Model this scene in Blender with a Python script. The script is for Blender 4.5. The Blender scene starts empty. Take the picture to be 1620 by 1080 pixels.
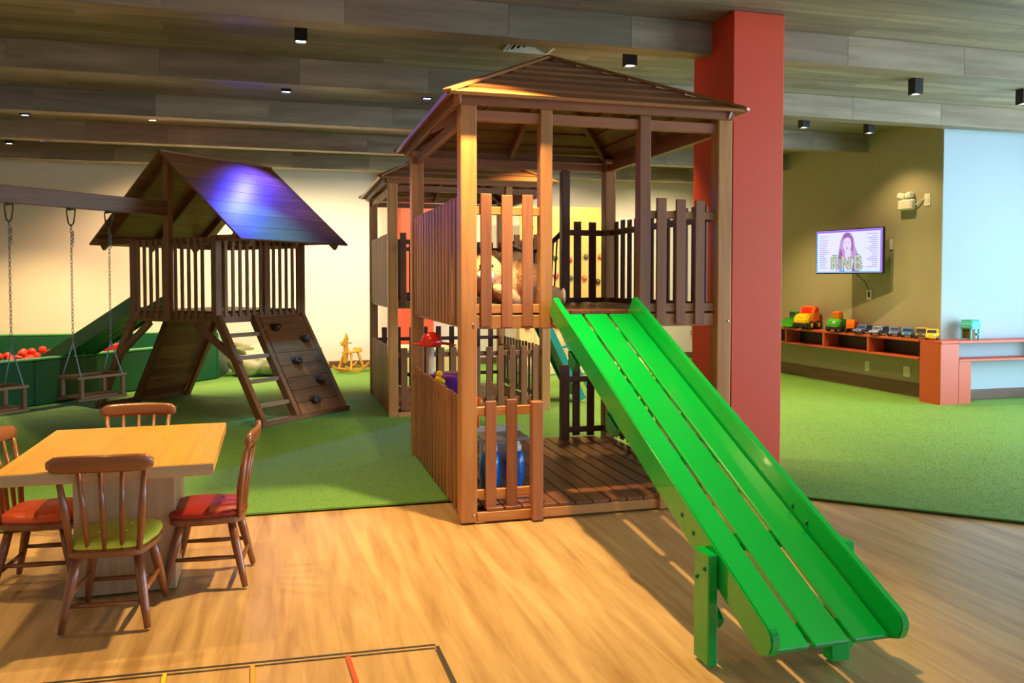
import bpy, bmesh, math, random
import numpy as np
from mathutils import Vector, Matrix, Euler

random.seed(7)
SC = bpy.context.scene
COL = SC.collection
R = math.radians

# ---------------------------------------------------------------- camera
cam_d = bpy.data.cameras.new('camera')
cam = bpy.data.objects.new('camera', cam_d)
COL.objects.link(cam)
cam.location = (0, 0, 1.6)
cam.rotation_euler = (R(90 - 1.8), 0, R(-15.5))
cam_d.sensor_width = 36
cam_d.lens = 1290 / 1620 * 36
cam_d.shift_y = -0.033
cam_d.clip_start = 0.05
SC.camera = cam

# ---------------------------------------------------------------- world, daylight, exposure
SC.view_settings.view_transform = 'Standard'
SC.view_settings.look = 'None'
SC.view_settings.gamma = 1
SC.view_settings.exposure = 0.5
SC.view_settings.use_curve_mapping = False
SC.cycles.use_denoising = True
SC.cycles.max_bounces = 6
SC.cycles.glossy_bounces = 3
SC.cycles.caustics_reflective = False
w = bpy.data.worlds.new('world')
SC.world = w
w.use_nodes = True
w.node_tree.nodes['Background'].inputs[0].default_value = (0.55, 0.75, 1.0, 1)
w.node_tree.nodes['Background'].inputs[1].default_value = 0.8

def area_light(name, loc, rot, sx, sy, power, col):
    d = bpy.data.lights.new(name, 'AREA')
    d.shape = 'RECTANGLE'
    d.size, d.size_y = sx, sy
    d.energy = power
    d.color = col
    o = bpy.data.objects.new(name, d)
    COL.objects.link(o)
    o.location = loc
    o.rotation_euler = rot
    return o

# daylight coming in through the tall window wall on the right of the room
DAY = (0.66, 0.86, 1.0)
area_light('window_daylight', (11.25, 2.6, 1.75), (0, R(90), 0), 3.2, 9.6, 840, DAY)
# and through the window wall behind the camera
area_light('rear_window_daylight', (5.2, -4.75, 1.75), (R(90), 0, 0), 7.0, 3.0, 40, DAY)

WARM = (1.0, 0.68, 0.29)
LAMP_POWER = 150

# ---------------------------------------------------------------- materials
MATS = {}

def nodes_of(name):
    m = bpy.data.materials.new(name)
    m.use_nodes = True
    nt = m.node_tree
    return m, nt, nt.nodes, nt.links, nt.nodes['Principled BSDF']

def plain(name, col, rough=0.5, metal=0.0, noise=0.0, nscale=20, bump=0.0, coat=0.0, emit=None, es=0.0, spec=0.5):
    m, nt, N, L, B = nodes_of(name)
    B.inputs['Roughness'].default_value = rough
    B.inputs['Metallic'].default_value = metal
    B.inputs['Coat Weight'].default_value = coat
    B.inputs['Specular IOR Level'].default_value = spec
    c = (*col, 1)
    tc = N.new('ShaderNodeTexCoord')
    nz = N.new('ShaderNodeTexNoise')
    nz.inputs['Scale'].default_value = nscale
    nz.inputs['Detail'].default_value = 4
    L.new(tc.outputs['Object'], nz.inputs['Vector'])
    mx = N.new('ShaderNodeMix')
    mx.data_type = 'RGBA'
    k = 1 - noise
    mx.inputs[6].default_value = (col[0] * k, col[1] * k, col[2] * k, 1)
    mx.inputs[7].default_value = (min(1, col[0] * (1 + noise)), min(1, col[1] * (1 + noise)), min(1, col[2] * (1 + noise)), 1)
    L.new(nz.outputs['Fac'], mx.inputs[0])
    L.new(mx.outputs[2], B.inputs['Base Color'])
    if bump:
        b = N.new('ShaderNodeBump')
        b.inputs['Strength'].default_value = bump
        b.inputs['Distance'].default_value = 0.01
        L.new(nz.outputs['Fac'], b.inputs['Height'])
        L.new(b.outputs['Normal'], B.inputs['Normal'])
    if emit:
        B.inputs['Emission Color'].default_value = (*emit, 1)
        B.inputs['Emission Strength'].default_value = es
    MATS[name] = m
    return m

def wood(name, c1, c2, rough=0.45, scale=1.0, vary=0.22, coat=0.0, sat=1.0, knots=0.0, long=1.3, cross=16.0):
    """three variants of one wood: grain along local x, y or z"""
    for ax in 'xyz':
        m, nt, N, L, B = nodes_of(name + '_' + ax)
        tc = N.new('ShaderNodeTexCoord')
        oi = N.new('ShaderNodeObjectInfo')
        ad = N.new('ShaderNodeVectorMath')
        ad.operation = 'MULTIPLY_ADD'
        cmb = N.new('ShaderNodeCombineXYZ')
        for k in range(3):
            L.new(oi.outputs['Random'], cmb.inputs[k])
        L.new(cmb.outputs[0], ad.inputs[0])
        ad.inputs[1].default_value = (37, 53, 71)
        L.new(tc.outputs['Object'], ad.inputs[2])
        mp = N.new('ShaderNodeMapping')
        sc = [cross * scale] * 3
        sc['xyz'.index(ax)] = long * scale
        mp.inputs['Scale'].default_value = sc
        L.new(ad.outputs[0], mp.inputs['Vector'])
        nz = N.new('ShaderNodeTexNoise')
        nz.inputs['Scale'].default_value = 1.0
        nz.inputs['Detail'].default_value = 6
        nz.inputs['Roughness'].default_value = 0.62
        nz.inputs['Distortion'].default_value = 0.4
        L.new(mp.outputs[0], nz.inputs['Vector'])
        rp = N.new('ShaderNodeValToRGB')
        rp.color_ramp.elements[0].position = 0.32
        rp.color_ramp.elements[0].color = (*c2, 1)
        rp.color_ramp.elements[1].position = 0.66
        rp.color_ramp.elements[1].color = (*c1, 1)
        L.new(nz.outputs['Fac'], rp.inputs[0])
        hs = N.new('ShaderNodeHueSaturation')
        hs.inputs['Saturation'].default_value = sat
        mr = N.new('ShaderNodeMapRange')
        mr.inputs['To Min'].default_value = 1 - vary
        mr.inputs['To Max'].default_value = 1 + vary
        L.new(oi.outputs['Random'], mr.inputs['Value'])
        L.new(mr.outputs[0], hs.inputs['Value'])
        L.new(rp.outputs[0], hs.inputs['Color'])
        L.new(hs.outputs[0], B.inputs['Base Color'])
        B.inputs['Roughness'].default_value = rough
        B.inputs['Coat Weight'].default_value = coat
        B.inputs['Coat Roughness'].default_value = 0.15
        bp = N.new('ShaderNodeBump')
        bp.inputs['Strength'].default_value = 0.12
        bp.inputs['Distance'].default_value = 0.004
        L.new(nz.outputs['Fac'], bp.inputs['Height'])
        L.new(bp.outputs['Normal'], B.inputs['Normal'])
        MATS[name + '_' + ax] = m

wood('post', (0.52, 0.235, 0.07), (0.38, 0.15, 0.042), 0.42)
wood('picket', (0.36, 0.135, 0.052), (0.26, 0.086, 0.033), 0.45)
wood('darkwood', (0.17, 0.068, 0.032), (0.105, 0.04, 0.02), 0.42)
wood('cwood', (0.33, 0.13, 0.042), (0.21, 0.076, 0.024), 0.42)
wood('deck', (0.25, 0.095, 0.04), (0.13, 0.045, 0.02), 0.4)
wood('roofwood', (0.37, 0.155, 0.05), (0.25, 0.095, 0.03), 0.36)
wood('chairwood', (0.25, 0.088, 0.028), (0.17, 0.055, 0.018), 0.28, coat=0.35, vary=0.06)
wood('tabletop', (0.64, 0.34, 0.065), (0.50, 0.24, 0.04), 0.33, vary=0.05, cross=26)
wood('tableleg', (0.46, 0.34, 0.20), (0.36, 0.25, 0.14), 0.45, vary=0.05, cross=26)
wood('floorwood', (0.57, 0.365, 0.155), (0.33, 0.18, 0.062), 0.33, vary=0.14, cross=11, long=0.9)
wood('ceilwood', (0.34, 0.275, 0.19), (0.18, 0.14, 0.09), 0.5, vary=0.2, cross=7, long=0.7)
wood('yellowwood', (0.80, 0.42, 0.06), (0.66, 0.31, 0.035), 0.4, vary=0.06)
wood('pine', (0.80, 0.60, 0.30), (0.66, 0.44, 0.18), 0.5, vary=0.08, cross=8)
wood('plywood', (0.80, 0.47, 0.13), (0.70, 0.38, 0.09), 0.5, vary=0.05, cross=5)
wood('basewood', (0.17, 0.095, 0.055), (0.10, 0.055, 0.03), 0.5)
wood('swingwood', (0.36, 0.20, 0.10), (0.25, 0.13, 0.06), 0.55)

plain('slide_green', (0.0, 0.42, 0.055), 0.22, noise=0.03, nscale=3, coat=0.5)
plain('dark_green', (0.004, 0.17, 0.05), 0.35, noise=0.1, nscale=3)
plain('pit_green', (0.004, 0.095, 0.042), 0.45, noise=0.06, nscale=4)
plain('pit_rim', (0.05, 0.30, 0.10), 0.4)
plain('teal', (0.0, 0.27, 0.22), 0.35)
plain('red_paint', (0.74, 0.07, 0.022), 0.55, noise=0.03, nscale=40, bump=0.05)
plain('shelf_red', (0.50, 0.085, 0.032), 0.45, noise=0.03)
plain('wall_white', (0.74, 0.71, 0.64), 0.8, noise=0.02, nscale=60, bump=0.04)
plain('wall_khaki', (0.36, 0.34, 0.235), 0.8, noise=0.03, nscale=60, bump=0.04)
plain('wall_pale', (0.38, 0.48, 0.54), 0.8, noise=0.02, nscale=60, bump=0.04)
plain('black_metal', (0.015, 0.015, 0.017), 0.4)
plain('white_plastic', (0.78, 0.78, 0.75), 0.4)
plain('vent_white', (0.72, 0.76, 0.80), 0.4)
plain('dark_void', (0.01, 0.01, 0.01), 0.8)
plain('shelf_back', (0.03, 0.022, 0.016), 0.6)  # near black: the shade inside the open boxes is put into this colour
plain('steel', (0.55, 0.55, 0.55), 0.3, metal=1.0)
plain('chain_metal', (0.30, 0.30, 0.29), 0.35, metal=0.9)
plain('hanger_metal', (0.10, 0.11, 0.06), 0.4, metal=0.7)
plain('blue_rope', (0.36, 0.48, 0.58), 0.7)
plain('dark_rope', (0.045, 0.035, 0.03), 0.8)
plain('cushion_green', (0.46, 0.56, 0.05), 0.45, noise=0.05)
plain('cushion_orange', (0.72, 0.10, 0.02), 0.42, noise=0.05)
plain('cushion_red', (0.32, 0.024, 0.016), 0.38, noise=0.05)
plain('ball_red', (0.85, 0.045, 0.02), 0.3)
plain('fur_tan', (0.80, 0.50, 0.27), 0.95, noise=0.25, nscale=45, bump=1.0)
plain('fur_brown', (0.42, 0.20, 0.085), 0.95, noise=0.25, nscale=45, bump=1.0)
plain('fur_white', (0.82, 0.82, 0.85), 0.9, noise=0.1, nscale=45, bump=0.6)
plain('bean_cream', (0.62, 0.56, 0.38), 0.7, noise=0.15, nscale=5, bump=0.6)
plain('bean_olive', (0.22, 0.24, 0.11), 0.7, noise=0.15, nscale=5, bump=0.6)
plain('toy_red', (0.78, 0.02, 0.012), 0.22, coat=0.4)
plain('toy_orange', (0.95, 0.19, 0.01), 0.3)
plain('toy_yellow', (0.95, 0.58, 0.01), 0.3)
plain('toy_green', (0.06, 0.42, 0.03), 0.3)
plain('toy_dkgreen', (0.03, 0.16, 0.04), 0.4)
plain('toy_blue', (0.0, 0.14, 0.62), 0.25, coat=0.4)
plain('toy_slate', (0.05, 0.14, 0.52), 0.3)
plain('toy_midblue', (0.01, 0.17, 0.60), 0.3)
plain('toy_cyan', (0.08, 0.55, 0.60), 0.35)
plain('toy_black', (0.02, 0.018, 0.015), 0.4)
plain('toy_brown', (0.12, 0.07, 0.02), 0.35)
plain('toy_purple', (0.13, 0.02, 0.36), 0.4)
plain('toy_violet', (0.34, 0.05, 0.42), 0.35)
plain('toy_white', (0.80, 0.82, 0.86), 0.3)
plain('toy_grey', (0.30, 0.30, 0.31), 0.5)
plain('glass_dark', (0.04, 0.055, 0.10), 0.1)
plain('tape_black', (0.02, 0.02, 0.022), 0.5)
plain('tape_lime', (0.65, 0.75, 0.03), 0.5)
plain('tape_yellow', (0.90, 0.55, 0.02), 0.5)
plain('tape_orange', (0.95, 0.33, 0.02), 0.5)
plain('tape_red', (0.90, 0.07, 0.02), 0.5)
plain('hold_dark', (0.07, 0.03, 0.02), 0.35)
plain('hold_red', (0.55, 0.07, 0.08), 0.5)
plain('hold_green', (0.07, 0.13, 0.06), 0.5)
plain('hold_orange', (0.50, 0.16, 0.06), 0.5)
plain('mat_cream', (0.78, 0.66, 0.40), 0.6, noise=0.04, nscale=4)
plain('lamp_warm', (1, 1, 1), 0.5, emit=(1.0, 0.86, 0.66), es=9)
plain('lamp_blue', (0.5, 0.5, 1), 0.5, emit=(0.32, 0.42, 1.0), es=8)
plain('led_orange', (1, .3, .1), 0.5, emit=(1, .25, .1), es=1.0)
plain('screen', (0.0, 0.0, 0.0), 0.4, emit=(0.60, 0.62, 1.0), es=0.95)
plain('screen_violet', (0, 0, 0), 0.4, emit=(0.33, 0.12, 0.85), es=0.8)
plain('screen_cyan', (0, 0, 0), 0.4, emit=(0.10, 0.42, 0.85), es=0.8)
plain('screen_text', (0, 0, 0), 0.4, emit=(0.36, 0.33, 0.75), es=0.8)
plain('screen_hair', (0, 0, 0), 0.4, emit=(0.32, 0.12, 0.36), es=0.7)
plain('screen_hair_light', (0, 0, 0), 0.4, emit=(0.46, 0.30, 0.62), es=0.8)
plain('screen_skin', (0, 0, 0), 0.4, emit=(0.62, 0.52, 0.90), es=0.95)
plain('screen_letter', (0, 0, 0), 0.4, emit=(0.38, 0.46, 0.34), es=0.8)
plain('screen_letter_edge', (0, 0, 0), 0.4, emit=(0.12, 0.14, 0.2), es=0.8)
plain('screen_bulb', (0, 0, 0), 0.4, emit=(0.85, 0.88, 0.62), es=1.0)
plain('glass_pane', (0.8, 0.9, 1.0), 0.05)

def turf_material():
    m, nt, N, L, B = nodes_of('turf')
    tc = N.new('ShaderNodeTexCoord')
    n1 = N.new('ShaderNodeTexNoise'); n1.inputs['Scale'].default_value = 260; n1.inputs['Detail'].default_value = 3
    n2 = N.new('ShaderNodeTexNoise'); n2.inputs['Scale'].default_value = 1.6; n2.inputs['Detail'].default_value = 3
    L.new(tc.outputs['Object'], n1.inputs['Vector']); L.new(tc.outputs['Object'], n2.inputs['Vector'])
    mx = N.new('ShaderNodeMix'); mx.data_type = 'RGBA'
    mx.inputs[6].default_value = (0.09, 0.24, 0.045, 1); mx.inputs[7].default_value = (0.22, 0.445, 0.10, 1)
    L.new(n1.outputs['Fac'], mx.inputs[0])
    mx2 = N.new('ShaderNodeMix'); mx2.data_type = 'RGBA'; mx2.blend_type = 'MULTIPLY'
    mx2.inputs[0].default_value = 0.35
    rp = N.new('ShaderNodeValToRGB')
    rp.color_ramp.elements[0].color = (0.75, 0.75, 0.75, 1); rp.color_ramp.elements[1].color = (1.1, 1.1, 1.1, 1)
    L.new(n2.outputs['Fac'], rp.inputs[0])
    L.new(mx.outputs[2], mx2.inputs[6]); L.new(rp.outputs[0], mx2.inputs[7])
    L.new(mx2.outputs[2], B.inputs['Base Color'])
    B.inputs['Roughness'].default_value = 0.75
    B.inputs['Specular IOR Level'].default_value = 0.25
    bp = N.new('ShaderNodeBump'); bp.inputs['Strength'].default_value = 0.4; bp.inputs['Distance'].default_value = 0.012
    L.new(n1.outputs['Fac'], bp.inputs['Height']); L.new(bp.outputs['Normal'], B.inputs['Normal'])
    MATS['turf'] = m
turf_material()

WOODS = {n[:-2] for n in MATS if n.endswith('_x')}

def ceiling_material():
    m = MATS['ceilwood_x'].copy(); m.name = 'ceilplank'
    N, L = m.node_tree.nodes, m.node_tree.links
    hs = [n for n in N if n.bl_idname == 'ShaderNodeHueSaturation'][0]
    tc = [n for n in N if n.bl_idname == 'ShaderNodeTexCoord'][0]
    br = N.new('ShaderNodeTexBrick')
    br.inputs['Color1'].default_value = (0.72, 0.72, 0.72, 1); br.inputs['Color2'].default_value = (1.2, 1.2, 1.2, 1)
    br.inputs['Mortar'].default_value = (0.5, 0.5, 0.5, 1)
    br.inputs['Scale'].default_value = 1.0
    br.inputs['Mortar Size'].default_value = 0.003
    br.inputs['Brick Width'].default_value = 1.3
    br.inputs['Row Height'].default_value = 0.205
    L.new(tc.outputs['Object'], br.inputs['Vector'])
    for l in list(hs.inputs['Value'].links): L.remove(l)
    L.new(br.outputs['Color'], hs.inputs['Value'])
    MATS['ceilplank'] = m
ceiling_material()

def mat_for(mat, dims=None):
    if mat in WOODS:
        ax = 'xyz'[max(range(3), key=lambda i: dims[i])] if dims else 'x'
        return MATS[mat + '_' + ax]
    return MATS[mat]

# ---------------------------------------------------------------- mesh helpers
CACHE = {}

def link(name, me, parent=None, loc=(0, 0, 0), rot=(0, 0, 0), smooth=False):
    o = bpy.data.objects.new(name, me)
    COL.objects.link(o)
    o.parent = parent
    o.location = loc
    o.rotation_euler = rot
    return o

def box(name, size, loc, mat, parent=None, rot=(0, 0, 0), bev=0.004):
    m = mat_for(mat, size)
    bev = min(bev, min(size) * 0.3)
    key = ('box', tuple(round(s, 4) for s in size), round(bev, 4), m.name)
    me = CACHE.get(key)
    if me is None:
        bm = bmesh.new()
        bmesh.ops.create_cube(bm, size=1)
        bmesh.ops.scale(bm, vec=size, verts=bm.verts)
        if bev > 0:
            bmesh.ops.bevel(bm, geom=bm.edges[:], offset=bev, segments=1, affect='EDGES')
        me = bpy.data.meshes.new(name)
        bm.to_mesh(me)
        bm.free()
        me.materials.append(m)
        CACHE[key] = me
    return link(name, me, parent, loc, rot)

def box2(name, a, b, mat, parent=None, bev=0.004):
    """box from corner a to corner b"""
    return box(name, [abs(b[i] - a[i]) for i in range(3)], [(a[i] + b[i]) / 2 for i in range(3)], mat, parent, bev=bev)

def beam(name, p, q, wd, ht, mat, parent=None, bev=0.004, up=(0, 0, 1)):
    """straight bar from p to q; local x runs along the bar, z towards up"""
    p, q = Vector(p), Vector(q)
    d = q - p
    x = d.normalized()
    u = Vector(up)
    if abs(x.dot(u)) > 0.99:
        u = Vector((0, 1, 0))
    y = u.cross(x).normalized()
    z = x.cross(y)
    rot = Matrix((x, y, z)).transposed().to_euler()
    return box(name, (round(d.length, 4), wd, ht), (p + q) / 2, mat, parent, rot, bev)

def mesh(name, verts, faces, mat, parent=None, loc=(0, 0, 0), rot=(0, 0, 0), smooth=False, dims=None):
    me = bpy.data.meshes.new(name)
    me.from_pydata([tuple(v) for v in verts], [], faces)
    bm = bmesh.new(); bm.from_mesh(me)
    bmesh.ops.recalc_face_normals(bm, faces=bm.faces[:])
    bm.to_mesh(me); bm.free()
    if smooth:
        me.polygons.foreach_set('use_smooth', [True] * len(me.polygons))
    me.materials.append(mat_for(mat, dims))
    return link(name, me, parent, loc, rot)

def prism(name, outline, d0, d1, mat, parent=None, axis='y', loc=(0, 0, 0), rot=(0, 0, 0), bev=0.0, dims=None):
    """outline in the plane across `axis`, extruded from d0 to d1 along it"""
    n = len(outline)
    def pt(a, b, d):
        return {'y': (a, d, b), 'x': (d, a, b), 'z': (a, b, d)}[axis]
    vs = [pt(a, b, d0) for a, b in outline] + [pt(a, b, d1) for a, b in outline]
    fs = [tuple(range(n)), tuple(range(2 * n - 1, n - 1, -1))] + [(i, (i + 1) % n, n + (i + 1) % n, n + i) for i in range(n)]
    o = mesh(name, vs, fs, mat, parent, loc, rot, dims=dims)
    if bev:
        bm = bmesh.new(); bm.from_mesh(o.data)
        bmesh.ops.bevel(bm, geom=bm.edges[:], offset=bev, segments=2, affect='EDGES')
        bm.to_mesh(o.data); bm.free()
    return o

def tube(name, pts, rad, mat, parent=None, n=8, closed=False, loc=(0, 0, 0), rot=(0, 0, 0)):
    pts = [Vector(p) for p in pts]
    k = len(pts)
    rads = rad if isinstance(rad, (list, tuple)) else [rad] * k
    vs, fs = [], []
    prev = None
    for i, p in enumerate(pts):
        if closed:
            t = (pts[(i + 1) % k] - pts[i - 1]).normalized()
        else:
            t = (pts[min(i + 1, k - 1)] - pts[max(i - 1, 0)]).normalized()
        if prev is None:
            a = Vector((0, 0, 1)) if abs(t.z) < 0.9 else Vector((1, 0, 0))
            s = t.cross(a).normalized()
        else:
            s = (prev - t * prev.dot(t)).normalized()
        prev = s
        b = t.cross(s)
        for j in range(n):
            an = 2 * math.pi * j / n
            vs.append(p + (s * math.cos(an) + b * math.sin(an)) * rads[i])
    rng = k if closed else k - 1
    for i in range(rng):
        for j in range(n):
            a, b2 = i * n + j, i * n + (j + 1) % n
            c, d = ((i + 1) % k) * n + (j + 1) % n, ((i + 1) % k) * n + j
            fs.append((a, b2, c, d))
    if not closed:
        fs.append(tuple(range(n))); fs.append(tuple(range((k - 1) * n, k * n)))
    ext = [max(p[i] for p in pts) - min(p[i] for p in pts) for i in range(3)]
    return mesh(name, vs, fs, mat, parent, loc, rot, smooth=True, dims=ext)

def lathe(name, prof, mat, parent=None, loc=(0, 0, 0), rot=(0, 0, 0), n=20, dims=(0, 0, 1)):
    vs, fs = [], []
    for r, z in prof:
        for j in range(n):
            a = 2 * math.pi * j / n
            vs.append((r * math.cos(a), r * math.sin(a), z))
    for i in range(len(prof) - 1):
        for j in range(n):
            fs.append((i * n + j, i * n + (j + 1) % n, (i + 1) * n + (j + 1) % n, (i + 1) * n + j))
    fs.append(tuple(range(n - 1, -1, -1))); fs.append(tuple(range((len(prof) - 1) * n, len(prof) * n)))
    return mesh(name, vs, fs, mat, parent, loc, rot, smooth=True, dims=dims)

def blob(name, rad, loc, mat, parent=None, rot=(0, 0, 0), seg=20, rings=12, lump=0.0, seed=0, power=1.0):
    rnd = random.Random(seed)
    ph = [(rnd.uniform(1.5, 4), rnd.uniform(0, 6.28), rnd.uniform(1.5, 4), rnd.uniform(0, 6.28)) for _ in range(4)]
    vs, fs = [], []
    for i in range(rings + 1):
        t = math.pi * i / rings
        for j in range(seg):
            a = 2 * math.pi * j / seg
            st = math.copysign(abs(math.sin(t)) ** power, math.sin(t)); ct = math.copysign(abs(math.cos(t)) ** power, math.cos(t))
            x, y, z = st * math.cos(a), st * math.sin(a), ct
            k = 1 + lump * sum(math.sin(p[0] * x * 2 + p[1]) * math.sin(p[2] * (y + z) * 2 + p[3]) for p in ph) / 2
            vs.append((x * rad[0] * k, y * rad[1] * k, z * rad[2] * k))
    for i in range(rings):
        for j in range(seg):
            fs.append((i * seg + j, i * seg + (j + 1) % seg, (i + 1) * seg + (j + 1) % seg, (i + 1) * seg + j))
    me = bpy.data.meshes.new(name)
    me.from_pydata(vs, [], fs)
    bm = bmesh.new(); bm.from_mesh(me)
    bmesh.ops.remove_doubles(bm, verts=bm.verts[:], dist=1e-5)
    bmesh.ops.recalc_face_normals(bm, faces=bm.faces[:])
    bm.to_mesh(me); bm.free()
    me.polygons.foreach_set('use_smooth', [True] * len(me.polygons))
    me.materials.append(mat_for(mat, rad))
    return link(name, me, parent, loc, rot)

def tag(o, label, cat, group=None, kind=None):
    o['label'] = label
    o['category'] = cat
    if group: o['group'] = group
    if kind: o['kind'] = kind
    return o

def thing(name, label, cat, loc=(0, 0, 0), rotz=0, group=None):
    o = bpy.data.objects.new(name, None)
    COL.objects.link(o)
    o.empty_display_size = 0.1
    o.location = loc
    o.rotation_euler = (0, 0, rotz)
    return tag(o, label, cat, group)

def struct(o, label=None, cat=None):
    o['kind'] = 'structure'
    if label: o['label'] = label
    if cat: o['category'] = cat
    return o

# ================================================================ THE SETTING
CEIL = 3.80
BEAM_BOT = 3.54
BEAM_Y = [-1.9, 0.15, 2.2, 4.25, 6.30, 8.36, 10.40, 12.42, 14.42]
XL, XR, YB, YF = -5.6, 11.4, -4.9, 15.4

# floor with laminate planks
floor = struct(box2('floor', (XL, YB, -0.15), (XR, YF, -0.012), 'floorwood', bev=0), 'honey oak laminate plank floor', 'floor')
PW, PL = 0.19, 1.28
def covered(x0, x1, y):      # wholly under the turf
    edge = 5.85 if x0 < 3.1 else 5.85 - 0.92 * (x0 - 3.1)
    return y - PW > edge
row = 0
y = 1.5
while y < 6.0:
    x = -3.4 - random.random() * PL
    while x < 7.6:
        if not covered(x, x + PL, y):
            box('plank', (PL - 0.002, PW - 0.0022, 0.012), (x + PL / 2, y + PW / 2, -0.006), 'floorwood', floor, bev=0.0012)
        x += PL
    y += PW

# turf
TURF = [(XL, 5.93), (1.1, 5.82), (3.05, 5.80), (8.4, 0.9), (XR, 0.9), (XR, YF), (XL, YF)]
turf = prism('artificial_turf', TURF, 0.0, 0.012, 'turf', axis='z')
struct(turf, 'green artificial turf carpet covering the play area floor', 'turf')

def in_turf(x, y):
    edge = np.where(x < 1.1, 5.93 - 0.0165 * (x - XL), np.where(x < 3.05, 5.81, np.maximum(5.80 - 0.916 * (x - 3.05), 0.9)))
    return y > edge + 0.004

rng = np.random.default_rng(3)
N0 = 420000
gx = rng.uniform(-3.2, 10.5, N0); gy = 3.2 + (rng.random(N0) ** 1.5) * 8.0
ok = in_turf(gx, gy) & ~((gx > 8.0) & (gy > 8.5))
ang = np.arctan2(gx, gy)
ok &= (ang > R(-20)) & (ang < R(50))
gx, gy = gx[ok], gy[ok]
nb = len(gx)
th = rng.uniform(0, 2 * math.pi, nb); hgt = rng.uniform(0.003, 0.009, nb); wd = rng.uniform(0.0014, 0.0026, nb)
lean = rng.normal(0, 0.004, (nb, 2))
co = np.empty((nb, 3, 3), np.float32)
co[:, 0, 0] = gx - np.cos(th) * wd; co[:, 0, 1] = gy - np.sin(th) * wd; co[:, 0, 2] = 0.010
co[:, 1, 0] = gx + np.cos(th) * wd; co[:, 1, 1] = gy + np.sin(th) * wd; co[:, 1, 2] = 0.010
co[:, 2, 0] = gx + lean[:, 0]; co[:, 2, 1] = gy + lean[:, 1]; co[:, 2, 2] = 0.012 + hgt
gm = bpy.data.meshes.new('turf_fibre')
gm.vertices.add(nb * 3); gm.vertices.foreach_set('co', co.ravel())
gm.loops.add(nb * 3); gm.loops.foreach_set('vertex_index', np.arange(nb * 3, dtype=np.int32))
gm.polygons.add(nb); gm.polygons.foreach_set('loop_start', np.arange(0, nb * 3, 3, dtype=np.int32))
gm.update(calc_edges=True)
gm.materials.append(MATS['turf'])
go = link('turf_fibre', gm, None)
tag(go, 'short green plastic fibres standing up from the artificial turf', 'grass', kind='stuff')

# ceiling and beams
ceil = struct(box2('ceiling', (XL, YB, CEIL), (XR, YF, CEIL + 0.12), 'ceilplank', bev=0), 'grey brown wood laminate ceiling', 'ceiling')
TVX, CORY = 8.40, 8.92          # the television wall and its outer corner
for i, by in enumerate(BEAM_Y):
    x1 = XR if by < CORY - 0.1 else TVX + 0.02
    bmo = struct(box2('ceiling_beam', (XL, by + 0.012, BEAM_BOT + 0.001), (x1, by + 0.20, CEIL + 0.001), 'ceilwood', bev=0.003))
    bmo['label'] = 'wood clad ceiling beam'
    if by > 5:
        x = XL + random.random() * 0.7
        xs = [XL]
        while x < x1 - 0.3:
            xs.append(x); x += random.choice([1.05, 1.28, 1.28, 1.5])
        xs.append(x1)
        for a, b in zip(xs, xs[1:]):
            # panel children of a box whose origin is at its centre
            c = bmo.location
            box('panel', (b - a - 0.002, 0.012, CEIL - BEAM_BOT), ((a + b) / 2 - c.x, by + 0.006 - c.y, (CEIL + BEAM_BOT) / 2 - c.z), 'ceilwood', bmo, bev=0.0015)

# walls
def wall(name, a, b, mat, label):
    return struct(box2(name, a, b, mat, bev=0), label, 'wall')
wall('wall_back', (XL, YF, 0), (TVX + 0.4, YF + 0.15, CEIL), 'wall_white', 'cream white far wall behind the playground')
wall('wall_left', (XL - 0.15, YB, 0), (XL, YF + 0.15, CEIL), 'wall_white', 'cream white wall beside the ball pit')
wall('wall_right', (TVX, CORY + 0.02, 0), (TVX + 0.3, YF, CEIL), 'wall_khaki', 'khaki painted wall carrying the television')
wall('wall_corner', (TVX, CORY, 0), (XR, CORY + 0.02, CEIL), 'wall_pale', 'pale blue white wall past the corner on the right')

# baseboards
def base(name, a, b):
    o = struct(box2(name, a, b, 'basewood', bev=0.004)); o['label'] = 'dark brown wooden baseboard'
    return o
base('baseboard_back', (-0.85, YF - 0.02, 0.013), (TVX, YF, 0.14))
base('baseboard_right', (TVX - 0.02, CORY, 0.013), (TVX, YF - 0.02, 0.20))
bb = base('baseboard_corner', (TVX, CORY - 0.02, 0.013), (XR, CORY, 0.15))
for k in range(2):
    box2('groove', (-(XR - TVX) / 2 + 0.01, -0.0125, -0.03 + k * 0.045), ((XR - TVX) / 2 - 0.01, -0.0095, -0.025 + k * 0.045), 'basewood', bb, bev=0.0005)

# window walls outside the view (right and rear)
def window_wall(name, p, q, n, along):
    w_ = struct(thing(name, 'tall daylight window wall with dark mullions', 'window', ((p[0] + q[0]) / 2, (p[1] + q[1]) / 2, 0)))
    ln = abs(q[0] - p[0]) if along == 'x' else abs(q[1] - p[1])
    sz = lambda l, t, h: (l, t, h) if along == 'x' else (t, l, h)
    lc = lambda l, z: (l, 0, z) if along == 'x' else (0, l, z)
    box('sill', sz(ln, 0.1, 0.12), lc(0, 0.06), 'black_metal', w_)
    box('head', sz(ln, 0.1, 0.35), lc(0, CEIL - 0.175), 'black_metal', w_)
    for k in range(n + 1):
        box('mullion', sz(0.06, 0.08, CEIL - 0.47), lc(-ln / 2 + ln * k / n, (CEIL - 0.23) / 2), 'black_metal', w_)
window_wall('window_1', (XR, YB), (XR, CORY), 9, 'y')
window_wall('window_2', (0.5, YB), (XR, YB), 7, 'x')
wall('wall_front', (XL, YB - 0.1, 0), (0.5, YB + 0.02, CEIL), 'wall_white', 'cream white wall beside the rear window')

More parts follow.
